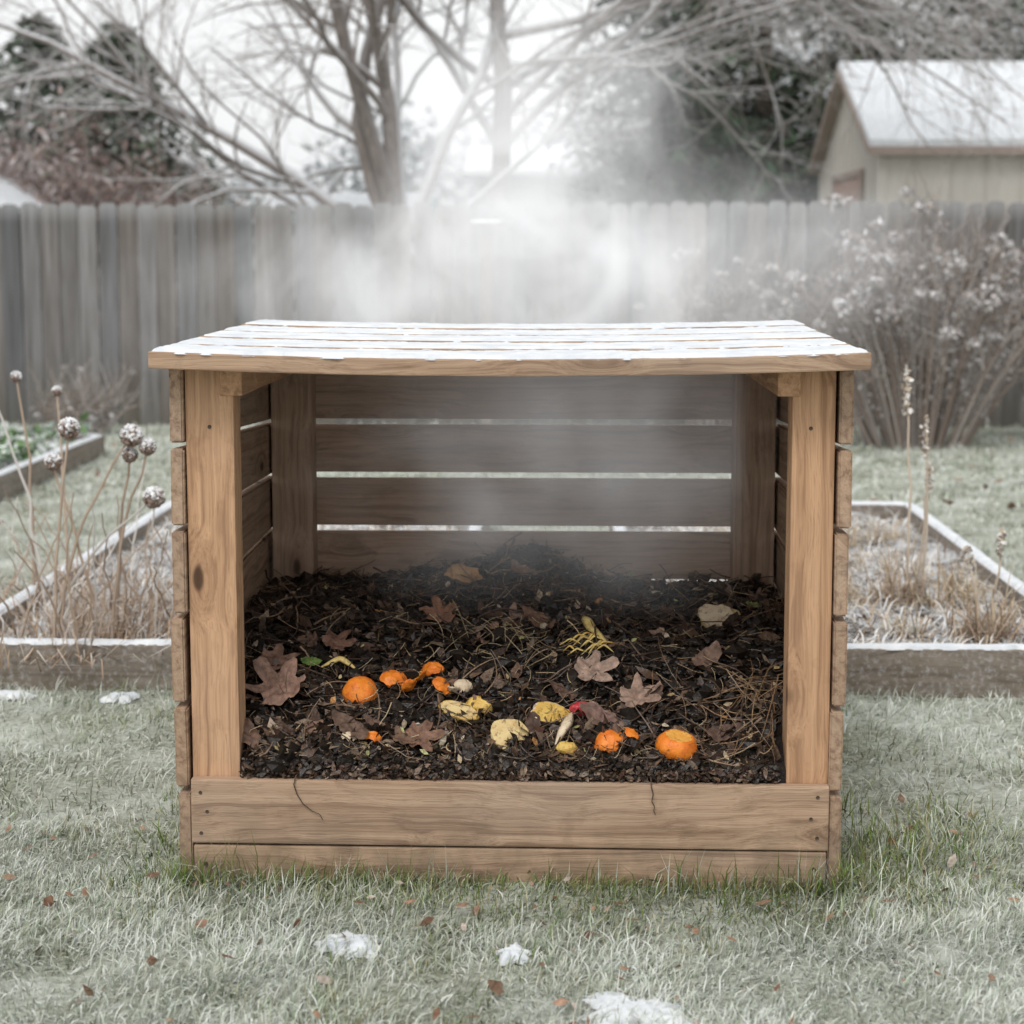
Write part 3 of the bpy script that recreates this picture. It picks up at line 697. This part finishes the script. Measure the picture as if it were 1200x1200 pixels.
# ------------------------------------------------------------ fence
m,nt,out=newmat('weathered_fence_wood'); g=G(nt)
a_=g.n('ShaderNodeVertexColor'); a_.layer_name='Col'
geo=g.n('ShaderNodeNewGeometry').outputs['Position']
st=g.noise(g.vm('MULTIPLY',geo,(30.,30.,1.4)),1.,4,.65); bl=g.noise(g.vm('MULTIPLY',geo,(3.,3.,1.2)),1.,3)
sp=g.n('ShaderNodeSeparateXYZ'); g.l(geo,sp.inputs[0])
c=g.mix(g.mr(st,.35,.7),a_.outputs[0],g.mix(1.,a_.outputs[0],(.50,.48,.46),'MULTIPLY'))
c=g.mix(g.mr(bl,.5,.7,0,.35),c,(.13,.13,.125))
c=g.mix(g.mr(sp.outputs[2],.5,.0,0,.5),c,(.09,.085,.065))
c=g.mix(g.mr(sp.outputs[2],1.5,1.62,0,.4),c,(.45,.46,.47))
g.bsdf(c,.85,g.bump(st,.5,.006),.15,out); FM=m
A=Acc(); FY=10.75; xx=-9.
while xx<10.5:
    w=.138*random.uniform(.97,1.02); h=1.635+random.uniform(-.012,.012)+ (.012 if xx>0 else 0)
    dy=random.uniform(-.006,.006); t=.018; rr=.045
    prof=[(0,-.05),(w,-.05),(w,h-rr)]
    for q in range(1,6):
        aa=q/6*math.pi/2; prof.append((w-rr*(1-math.cos(aa)) ,h-rr+rr*math.sin(aa)))
    prof+= [(w-rr,h),(rr,h)]
    for q in range(5,0,-1):
        aa=q/6*math.pi/2; prof.append((rr*(1-math.cos(aa)),h-rr+rr*math.sin(aa)))
    prof.append((0,h-rr))
    n=len(prof); lean=random.uniform(-.004,.004)
    V=[(xx+p[0]+lean*p[1],FY+dy,p[1]) for p in prof]+[(xx+p[0]+lean*p[1],FY+dy+t,p[1]) for p in prof]
    V+= [(xx+w/2,FY+dy,h*.5),(xx+w/2,FY+dy+t,h*.5)]
    F=[]
    for q in range(n):
        r=(q+1)%n; F+=[(2*n,q,r),(2*n+1,n+r,n+q),(q,n+q,n+r),(q,n+r,r)]
    k=random.uniform(.6,1.12); tint=random.uniform(-.01,.012)
    A.add(V,F,[.25*k+tint,.24*k,.238*k-tint]); xx+=w+random.uniform(.004,.010)
def boxin(A,x0,x1,y0,y1,z0,z1,c):
    V=[(x,y,z) for x in(x0,x1) for y in(y0,y1) for z in(z0,z1)]
    F=[(0,1,3),(0,3,2),(4,6,7),(4,7,5),(0,4,5),(0,5,1),(2,3,7),(2,7,6),(0,2,6),(0,6,4),(1,5,7),(1,7,3)]
    A.add(V,F,c)
for z in(.25,.85,1.4): boxin(A,-9,10.4,FY+.03,FY+.07,z,z+.09,[.2,.19,.18])
for q in range(9): boxin(A,-8.8+q*2.4,-8.7+q*2.4,FY+.071,FY+.16,0,1.55,[.2,.19,.18])
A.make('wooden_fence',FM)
PO=empty('garden_post')
board('post_shaft',(-.47,9.9,0),(-.47,9.9,1.46),.09,.09,M['bedwood'],PO,(1,0,0),.006)
board('post_cap',(-.58,9.9,1.475),(-.36,9.9,1.475),.028,.18,M['bedwood'],PO,(0,0,1),.005)
snow_strip('post_snow',-.58,-.36,9.81,9.99,lambda x,y:1.489,.014,PO,24,16,.006)

# ------------------------------------------------------------ frosted shrubs
def shrub(name,bx,by,h,rad,nst,heads,hcol,scol,hs=.05,seed=1):
    r_=np.random.default_rng(seed); A=Acc(); P=[];R=[];T=[]
    for q in range(nst):
        a=r_.uniform(0,6.28); rr=rad*math.sqrt(r_.uniform(0,1)); b=np.array([bx+.3*rr*math.cos(a),by+.22*rr*math.sin(a),0])
        e=np.array([bx+rr*math.cos(a),by+.55*rr*math.sin(a),h*r_.uniform(.62,1.)*(1-.30*(rr/rad)**2)])
        t=np.linspace(0,1,9)[:,None]; p=b*(1-t)+e*t; p[:,2]=b[2]+(e[2])*np.sin(t[:,0]*math.pi/2*.98)**1.0; p+=r_.normal(0,.014,p.shape)*t
        P.append(p); R.append(np.linspace(.006,.003,9)); T.append(e)
        for k in range(5):
            i=r_.integers(3,8); s=p[i]; d=np.array([r_.normal(0,.12),r_.normal(0,.1),r_.uniform(.08,.35)]); e2=s+d
            t2=np.linspace(0,1,9)[:,None]; P.append(s*(1-t2)+e2*t2+r_.normal(0,.006,(9,3))); R.append(np.linspace(.0035,.002,9)); 
            if r_.uniform()<.25: T.append(e2)
    V,F=tubes(np.array(P),np.array(R),4); A.add(V,F,tubecol(pick(scol,len(P),.25),9,4))
    T=[t for t in T if t[2]>h*.45]; T=np.array(T)[r_.permutation(len(T))[:heads]]
    for c in T:
        n=60; d=r_.normal(size=(n,3))*np.array([1,1,.6])*.42
        s=hs*r_.uniform(.6,1.2)
        A.add(*flakes(c+d*s,np.full(n,s*.27),r_.normal(size=(n,3)),pick(hcol,n,.2)))
    n=nst*24; a=r_.uniform(0,6.28,n); rr=rad*np.sqrt(r_.uniform(0,1,n)); z=h*r_.uniform(.15,.85,n)*(1-.3*(rr/rad)**2)
    k=.35+.65*z/h
    A.add(*flakes(np.stack([bx+rr*np.cos(a)*k,by+.5*rr*np.sin(a)*k,z],1),r_.uniform(.008,.022,n),r_.normal(size=(n,3)),pick(hcol+scol*2,n,.25),.6,.45))
    return A.make(name,M['attr'])
HC=[(.46,.43,.42),(.58,.57,.57),(.66,.66,.68),(.33,.28,.26)]; SC=[(.22,.175,.15),(.29,.245,.22),(.40,.37,.35)]
shrub('hydrangea_shrub',2.40,9.2,1.56,1.15,170,120,HC,SC,.068,3)
shrub('hydrangea_shrub',3.6,9.7,1.45,.8,100,50,HC,SC,.062,4)
shrub('frosted_shrub',1.15,10.1,1.30,.6,70,30,HC,SC,.05,5)
shrub('frosted_shrub',-3.3,9.9,.30,.4,24,8,HC,SC,.03,6)

# ------------------------------------------------------------ bare frosted trees
m,nt,out=newmat('frosted_bark'); g=G(nt)
a_=g.n('ShaderNodeVertexColor'); a_.layer_name='Col'
gg=g.n('ShaderNodeNewGeometry'); nn=g.n('ShaderNodeSeparateXYZ'); g.l(gg.outputs['Normal'],nn.inputs[0])
nz=g.noise(g.vm('MULTIPLY',gg.outputs['Position'],(1,1,.35)),22,3,.7)
c=g.mix(g.mr(nz,.35,.65),a_.outputs[0],g.mix(1.,a_.outputs[0],(.6,.58,.56),'MULTIPLY'))
c=g.mix(g.mr(g.math('ADD',nn.outputs[2],g.math('MULTIPLY',nz,.8)),.45,.9,0,.85),c,(.68,.70,.73))
g.bsdf(c,.85,g.bump(nz,.6,.02),.15,out); BARK=m
def grow(out,p,d,L,r,lv,maxlv,R_,nch,droop):
    K=8; P=[p]; dd=d.copy(); step=L/(K-1)
    for k in range(K-1):
        dd=dd+R_.normal(0,.13,3)+np.array([0,0,droop[lv]*(k/(K-1))]); dd/=np.linalg.norm(dd); P.append(P[-1]+dd*step)
    P=np.array(P); rt=.35 if lv<maxlv else .3
    out[lv].append((P,r*np.linspace(1,rt,K)))
    if lv>=maxlv: return
    for c in range(nch[lv]):
        t=R_.uniform(.22,1.) ; i=min(K-2,int(t*(K-1))); q=P[i]+(P[i+1]-P[i])*(t*(K-1)-i)
        td=P[i+1]-P[i]; td/=np.linalg.norm(td)
        s=R_.normal(size=3); s-=td*s.dot(td); s/=np.linalg.norm(s); an=R_.uniform(.45,.95)
        nd=td*math.cos(an)+s*math.sin(an)
        grow(out,q,nd,L*R_.uniform(.38,.62)*(1.15-.5*t),max(.004,r*(1-.6*t)*.55),lv+1,maxlv,R_,nch,droop)
def baretree(name,base,limbs,seed,nch=(9,7,6,0),trunk=None,droop=(.05,-.03,-.08,-.05),col=(.30,.265,.25)):
    R_=np.random.default_rng(seed); out=[[],[],[],[]]
    base=np.array(base,float)
    if trunk:
        t=np.linspace(0,1,8)[:,None]; P=base*(1-t)+np.array(trunk[0])*t+R_.normal(0,.015,(8,3)); out[0].append((P,np.linspace(trunk[1],trunk[1]*.8,8)))
    for lb in limbs:
        st,d,L,r=lb[:4]
        d=np.array(d,float); d/=np.linalg.norm(d); grow(out,np.array(st,float),d,L,r,0,3,R_,nch,lb[4] if len(lb)>4 else droop)
    A=Acc()
    for lv,s in zip(range(4),(9,6,4,3)):
        if not out[lv]: continue
        P=np.array([o[0] for o in out[lv]]); R=np.array([o[1] for o in out[lv]])
        V,F=tubes(P,R,s); k=[1,1.05,1.4,1.7][lv]
        A.add(V,F,tubecol(pick([tuple(np.array(col)*k)],len(P),.12),8,s))
    return A.make(name,BARK,None,True)
TY=15.3
b=(-1.55,TY,0)
sp0=(-1.55,TY,1.25)
baretree('bare_deciduous_tree',b,[
 (sp0,(-1.0,.1,1.0),4.6,.07),(sp0,(-.55,-.2,1.2),4.6,.08),(sp0,(-.22,.1,1.3),4.8,.09),(sp0,(.12,-.15,1.3),4.8,.09),(sp0,(.45,.1,1.2),4.6,.065),
 ((-1.58,TY,1.1),(-1.5,.2,.85),4.2,.045),((-1.5,TY,1.2),(1.2,.2,1.0),4.2,.04),((-1.55,TY,1.35),(-.1,1.,1.1),4.,.06)],5,trunk=(sp0,.20))
b2=(-.62,TY+.7,0); s2=(-.58,TY+.7,2.3)
DR=(-.10,-.06,-.06,-.05)
baretree('bare_deciduous_tree',b2,[
 (s2,(.05,0,1),4.2,.10),(s2,(.8,.1,.9),4.4,.05),(s2,(-.6,.2,1.),3.6,.05),((-.58,TY+.7,2.6),(1.3,-.3,.9),4.6,.045,DR),((-.57,TY+.7,2.9),(1.5,.1,.75),4.6,.045,DR),((-.6,TY+.7,2.9),(-.9,-.2,.7),3.4,.05),
 ((-.55,TY+.7,3.4),(1.5,-.3,.55),5.2,.05,DR),((-.55,TY+.7,3.8),(1.5,.2,.4),5.6,.05,DR),((-.55,TY+.7,4.2),(1.5,-.1,.25),5.8,.05,DR),((-.55,TY+.7,3.1),(1.4,-.5,.3),4.2,.035,DR)],9,trunk=(s2,.115),nch=(10,7,6,0))

# ------------------------------------------------------------ shrubs left, conifers, distant trees
def twigmass(name,cx,cy,rx,ry,h,n,cols,seed,fl=.05,nfl=9000):
    R_=np.random.default_rng(seed); P=[];R=[];A=Acc()
    for q in range(n):
        a=R_.uniform(0,6.28); rr=math.sqrt(R_.uniform(0,1)); b=np.array([cx+.8*rx*rr*math.cos(a),cy+.8*ry*rr*math.sin(a),0]); e=np.array([cx+rx*rr*math.cos(a)*1.1+R_.normal(0,.25),cy+ry*rr*math.sin(a),h*(1-.35*rr*rr)*R_.uniform(.75,1.12)])
        t=np.linspace(0,1,7)[:,None]; p=b*(1-t)+e*t+R_.normal(0,.05,(7,3))*t; P.append(p); R.append(np.linspace(.02,.006,7))
        for k in range(7):
            i=R_.integers(2,6); s=p[i]; e2=s+np.array([R_.normal(0,.3),R_.normal(0,.3),R_.uniform(.1,.6)]); P.append(s*(1-t)+e2*t+R_.normal(0,.02,(7,3))); R.append(np.linspace(.008,.005,7))
    V,F=tubes(np.array(P),np.array(R),3); A.add(V,F,tubecol(pick(cols,len(P),.25),7,3))
    i=R_.integers(0,len(P),nfl); k=R_.integers(2,7,nfl); c=np.array(P)[i,k]+R_.normal(0,.08,(nfl,3))
    A.add(*flakes(c,R_.uniform(.4,1,nfl)*fl,R_.normal(size=(nfl,3)),pick(cols,nfl,.3),.4,.5))
    return A.make(name,M['attr'])
RC=[(.29,.22,.20),(.35,.27,.25),(.24,.185,.17),(.48,.44,.43)]
twigmass('russet_shrub',-6.1,17.2,1.9,1.,2.75,150,RC,21,.06,10000)
twigmass('russet_shrub',-4.4,16.5,.9,.7,2.30,80,RC,22,.05,6000)
def conifer(name,cx,cy,h,rad,n,seed,cols):
    R_=np.random.default_rng(seed); A=Acc()
    t=np.linspace(0,1,7); P=np.stack([cx+0*t,cy+0*t,h*t],1)[None]; V,F=tubes(P,np.linspace(.2,.02,7)[None],7); A.add(V,F,[.10,.08,.065])
    nb=420; B=[];BR_=[];cc=[];cs=[]
    for q in range(nb):
        z=h*(.03+.96*R_.uniform(0,1)**1.1); L=rad*(1-z/h)**.75*R_.uniform(.6,1.12)+.15; a=R_.uniform(0,6.28)
        t=np.linspace(0,1,7); px=cx+L*t*math.cos(a);py=cy+L*t*math.sin(a);pz=z+.15*L*t-.42*L*t*t
        B.append(np.stack([px,py,pz],1)); BR_.append(np.linspace(.022,.006,7))
        m_=max(14,int(n/nb*(L/rad)*1.6)); u=R_.uniform(.15,1.05,m_); w=.26*L*(1.1-u)+.06
        ox=R_.normal(0,1,m_)*w; c=np.stack([cx+L*u*math.cos(a)-ox*math.sin(a),cy+L*u*math.sin(a)+ox*math.cos(a),z+.15*L*u-.42*L*u*u-np.abs(R_.normal(0,.07,m_))-.1*np.abs(ox)],1)
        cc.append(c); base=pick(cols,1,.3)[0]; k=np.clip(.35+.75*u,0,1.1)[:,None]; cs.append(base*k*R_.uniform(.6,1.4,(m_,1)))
    V,F=tubes(np.array(B),np.array(BR_),3); A.add(V,F,tubecol(pick([(.10,.085,.07)],nb),7,3))
    c=np.concatenate(cc); cl=np.concatenate(cs); n=len(c)
    A.add(*flakes(c,R_.uniform(.05,.12,n),np.array([0,0,.7])+R_.normal(0,.6,(n,3)),cl,.4,.32))
    return A.make(name,M['attr'])
CC=[(.038,.066,.036),(.052,.082,.045),(.032,.052,.030),(.08,.105,.072)]
for k,(px,py,h,r) in enumerate([(1.35,25,8.5,1.9),(3.0,26.5,9.5,2.2),(4.6,28,9,2.2),(6.6,29,10,2.4),(8.7,29.5,9,2.4),(2.1,29,10,2.2)]):
    conifer('conifer_tree',px,py,h,r,12000,40+k,CC)
LC=[(.065,.095,.062),(.09,.12,.082),(.16,.185,.155)]
conifer('conifer_tree',-6.2,24,4.5,2.6,11000,60,LC)
conifer('conifer_tree',-7.6,25,4.7,2.6,11000,61,LC)
A=Acc(); R_=np.random.default_rng(77)
for q in range(34):
    cx=R_.uniform(-22,24); cy=R_.uniform(45,60); hh=R_.uniform(3.0,4.8) if cx<2 else R_.uniform(5,9); r=R_.uniform(1.6,3.2); n=2200
    d=norm(R_.normal(size=(n,3)))*R_.uniform(.3,1,(n,1))**.4*(1+.3*np.sin(6*R_.normal(size=(n,1))))
    c=np.array([cx,cy,hh*.58])+d*np.array([r,r,hh*.45]); c[:,2]=np.maximum(c[:,2],.2)
    A.add(*flakes(c,R_.uniform(.08,.22,n),R_.normal(size=(n,3)),pick([(.60,.62,.64),(.68,.70,.72),(.54,.55,.56)],n,.12),.3,.5))  # pale tones: frost plus distance haze put into the colour
    t=np.linspace(0,1,7); V,F=tubes(np.stack([cx+0*t,cy+0*t,hh*.8*t],1)[None],np.linspace(.18,.05,7)[None],5); A.add(V,F,[.4,.4,.4])
A.make('distant_tree_line',M['attr'])

# ------------------------------------------------------------ sheds
def siding(name,col):
    return plain(name,tuple(np.array(col)*.88),col,9,.75,.15,.3,.002,(1,1,.15))
MS=siding('beige_siding',(.56,.53,.49)); MT=siding('trim_paint',(.34,.28,.25)); MD=siding('door_paint',(.38,.27,.235)); MTe=siding('teal_trim',(.30,.46,.47)); MSd=siding('dark_trim',(.14,.14,.15)); MBr=siding('grey_siding',(.46,.47,.48))
def boxo(name,a,b,mat,par,bev=.006):
    me=bpy.data.meshes.new(name); bm=bmesh.new(); bmesh.ops.create_cube(bm,size=1.)
    c=(Vector(a)+Vector(b))/2; s=Vector(b)-Vector(a)
    for v in bm.verts: v.co=Vector((v.co.x*s.x,v.co.y*s.y,v.co.z*s.z))
    bmesh.ops.bevel(bm,geom=list(bm.edges),offset=bev,segments=1,affect='EDGES'); bm.to_mesh(me); bm.free(); me.materials.append(mat)
    o=bpy.data.objects.new(name,me); o.location=c; return link(o,par)
def shed(name,x0,x1,y0,y1,eave,ridge,axis,wall,trim,door=None,over=.15,snow=.07):
    e=empty(name)
    if axis=='X':
        pr=[(y0,0),(y1,0),(y1,eave),((y0+y1)/2,ridge),(y0,eave)]; V=[(x,p[0],p[1]) for x in(x0,x1) for p in pr]
    else:
        pr=[(x0,0),(x1,0),(x1,eave),((x0+x1)/2,ridge),(x0,eave)]; V=[(p[0],y,p[1]) for y in(y0,y1) for p in pr]
    me=bpy.data.meshes.new('walls'); me.from_pydata(V,[],[(0,1,2,3,4),(9,8,7,6,5),(0,5,6,1),(1,6,7,2),(4,3,8,9),(3,2,7,8),(0,4,9,5)]); me.materials.append(wall); link(bpy.data.objects.new('walls',me),e)
    x=x0+.02
    while x<x1:
        boxo('batten',(x,y0-.018,0),(x+.045,y0-.001,eave-.02),wall,e,.003); x+=.38
    y=y0+.02
    while y<y1:
        top=eave if axis=='Y' else eave+(ridge-eave)*(1-abs((y-(y0+y1)/2)/((y1-y0)/2)))-.04
        boxo('batten',(x0-.018,y,0),(x0-.001,y+.045,top),wall,e,.003); y+=.38
    half=((y1-y0) if axis=='X' else (x1-x0))/2; sl=(ridge-eave)/half; mid=((y0+y1) if axis=='X' else (x0+x1))/2
    for s in(-1,1):
        for nm,t0,t1,mat,ov in(('roof_deck',.015,.10,trim,over),('roof_snow',.102,.102+snow,M['snow'],over-.02)):
            a0,a1=(x0-ov,x1+ov) if axis=='X' else (y0-ov,y1+ov)
            n=14; V=[];F=[]
            for i in range(n+1):
                for (d,t) in((0,t0),(half+ov,t0),(half+ov,t1),(0,t1)):
                    a=a0+(a1-a0)*i/n; z=ridge-sl*d+t+(.012*mn.noise(Vector((a*2,d,s))) if nm=='roof_snow' and t==t1 else 0)
                    V.append((a,mid+s*d,z) if axis=='X' else (mid+s*d,a,z))
            for i in range(n):
                for k in range(4):
                    k2=(k+1)%4; F.append((i*4+k,i*4+k2,(i+1)*4+k2,(i+1)*4+k))
            F+=[(0,3,2,1),(n*4,n*4+1,n*4+2,n*4+3)]
            me=bpy.data.meshes.new(nm); me.from_pydata(V,[],F); bmn=bmesh.new(); bmn.from_mesh(me); bmesh.ops.recalc_face_normals(bmn,faces=bmn.faces)
            bmn.to_mesh(me); bmn.free(); me.materials.append(mat); link(bpy.data.objects.new(nm,me),e)
    for (cx,cy) in((x0,y0),(x1,y0),(x0,y1)):
        boxo('corner_trim',(cx-.028,cy-.028,0),(cx+.07,cy+.07,eave-.03),wall,e)
    if door:
        d0,d1,h=door
        boxo('door',(x0-.045,d0,0),(x0-.012,d1,h),MD,e); boxo('door_frame_a',(x0-.06,d0-.09,0),(x0-.01,d0-.004,h+.004),trim,e); boxo('door_frame_b',(x0-.06,d1+.004,0),(x0-.01,d1+.09,h+.004),trim,e); boxo('door_head',(x0-.06,d0-.09,h+.006),(x0-.01,d1+.09,h+.09),trim,e)
        boxo('door_brace',(x0-.055,d0+.03,h*.5),(x0-.0455,d1-.03,h*.5+.08),trim,e)
    return e
shed('garden_shed',3.48,8.2,18.1,23.2,2.38,3.40,'X',MS,MT,(19.3,21.6,2.15),.16,.075)
shed('garden_shed',-3.05,-1.45,16.9,18.3,1.62,1.78,'X',MBr,MTe,None,.1,.04)
shed('garden_shed',-8.2,-5.2,14.2,17.0,1.60,2.4,'Y',MBr,MSd,None,.12,.05)
shed('neighbour_house',-1.6,.8,33.,39.,2.65,3.20,'X',MBr,MSd,None,.3,.09)

# ------------------------------------------------------------ steam
def gauss(g,P,c,s):
    q=g.vm('MULTIPLY',g.vm('SUBTRACT',P,c),tuple(1./k for k in s)); return g.math('EXPONENT',g.math('MULTIPLY',g.vm('DOT_PRODUCT',q,q),-1.))
STEAM=empty('steam')
def volbox(name,lo,hi,fn,rate,em=.42):
    m,nt,out=newmat(name+'_volume'); g=G(nt)
    P=g.n('ShaderNodeTexCoord').outputs['Object']
    dens=fn(g,P)
    vs=g.n('ShaderNodeVolumeScatter'); vs.inputs['Color'].default_value=(1,1,1,1); g.l(g.math('MULTIPLY',dens,.75),vs.inputs['Density'])
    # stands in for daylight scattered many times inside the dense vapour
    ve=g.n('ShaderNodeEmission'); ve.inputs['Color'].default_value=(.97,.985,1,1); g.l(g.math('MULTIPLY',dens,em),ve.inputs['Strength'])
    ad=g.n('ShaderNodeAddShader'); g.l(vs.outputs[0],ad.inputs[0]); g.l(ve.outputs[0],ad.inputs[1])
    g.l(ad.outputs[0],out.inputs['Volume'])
    try: m.cycles.volume_step_rate=rate
    except Exception: pass
    me=bpy.data.meshes.new(name); bm=bmesh.new(); bmesh.ops.create_cube(bm,size=1.)
    for v in bm.verts: v.co=Vector([lo[k]+(v.co[k]+.5)*(hi[k]-lo[k]) for k in range(3)])
    bm.to_mesh(me); bm.free(); me.materials.append(m); link(bpy.data.objects.new(name,me),STEAM)
def plume(g,P):
    wn=g.n('ShaderNodeTexNoise'); g.l(P,wn.inputs['Vector']); wn.inputs['Scale'].default_value=2.0; wn.inputs['Detail'].default_value=1
    Pw=g.vm('ADD',P,g.vm('MULTIPLY',g.vm('SUBTRACT',wn.outputs['Color'],(.5,.5,.5)),(.8,.4,.6)))
    d1=g.math('MULTIPLY',gauss(g,Pw,(-.03,1.60,1.18),(.66,.26,.18)),4.4)
    d2=g.math('MULTIPLY',gauss(g,Pw,(.02,1.62,1.48),(.26,.22,.38)),5.2)
    d=g.math('ADD',d1,d2)
    nf=g.noise(g.vm('MULTIPLY',Pw,(1.,1.,.65)),4.6,3,.6)
    dens=g.math('MULTIPLY',d,g.mr(nf,.36,.66,.10,1.6))
    return g.math('MAXIMUM',g.math('SUBTRACT',dens,.05),0.)
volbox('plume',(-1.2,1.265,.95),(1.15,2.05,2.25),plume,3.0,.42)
def inside(g,P):
    d=gauss(g,P,(.12,.78,.80),(.38,.30,.26))
    nf=g.noise(P,4.5,1,.5)
    return g.math('MAXIMUM',g.math('SUBTRACT',g.math('MULTIPLY',d,g.mr(nf,.35,.68,.20,3.0)),.07),0.)
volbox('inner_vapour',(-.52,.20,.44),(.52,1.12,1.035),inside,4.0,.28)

# ------------------------------------------------------------ world, sun, camera
w=bpy.data.worlds.new('World'); S.world=w; w.use_nodes=True; nt=w.node_tree
bg=nt.nodes['Background']; sky=nt.nodes.new('ShaderNodeTexSky'); sky.sky_type='NISHITA'; sky.sun_disc=False
sky.sun_elevation=math.radians(52); sky.sun_rotation=math.radians(200); sky.dust_density=6; sky.air_density=1.2; sky.ozone_density=1.
hs=nt.nodes.new('ShaderNodeHueSaturation'); hs.inputs['Saturation'].default_value=.12
nt.links.new(sky.outputs[0],hs.inputs['Color'])
mx=nt.nodes.new('ShaderNodeMix'); mx.data_type='RGBA'; mx.inputs[0].default_value=.80; mx.inputs[7].default_value=(7.55,7.65,7.7,1)
nt.links.new(hs.outputs[0],mx.inputs[6]); nt.links.new(mx.outputs[2],bg.inputs[0]); bg.inputs[1].default_value=.15
sd=bpy.data.lights.new('sun','SUN'); sd.energy=1.4; sd.angle=math.radians(20); sd.color=(1,.96,.90)
so=bpy.data.objects.new('sun',sd); link(so); so.rotation_euler=(math.radians(38),0,math.radians(-20))
cam=bpy.data.cameras.new('camera'); co=bpy.data.objects.new('camera',cam); link(co)
cam.lens=69.5; cam.sensor_width=36; cam.clip_end=1000; cam.clip_start=.05
co.location=(.125,-3.9,1.275); co.rotation_euler=(math.radians(90-7.46),0,math.radians(1.73))
cam.dof.use_dof=True; cam.dof.focus_distance=4.25; cam.dof.aperture_fstop=4.2
S.camera=co
S.view_settings.view_transform='Standard'; S.view_settings.look='None'; S.view_settings.exposure=0
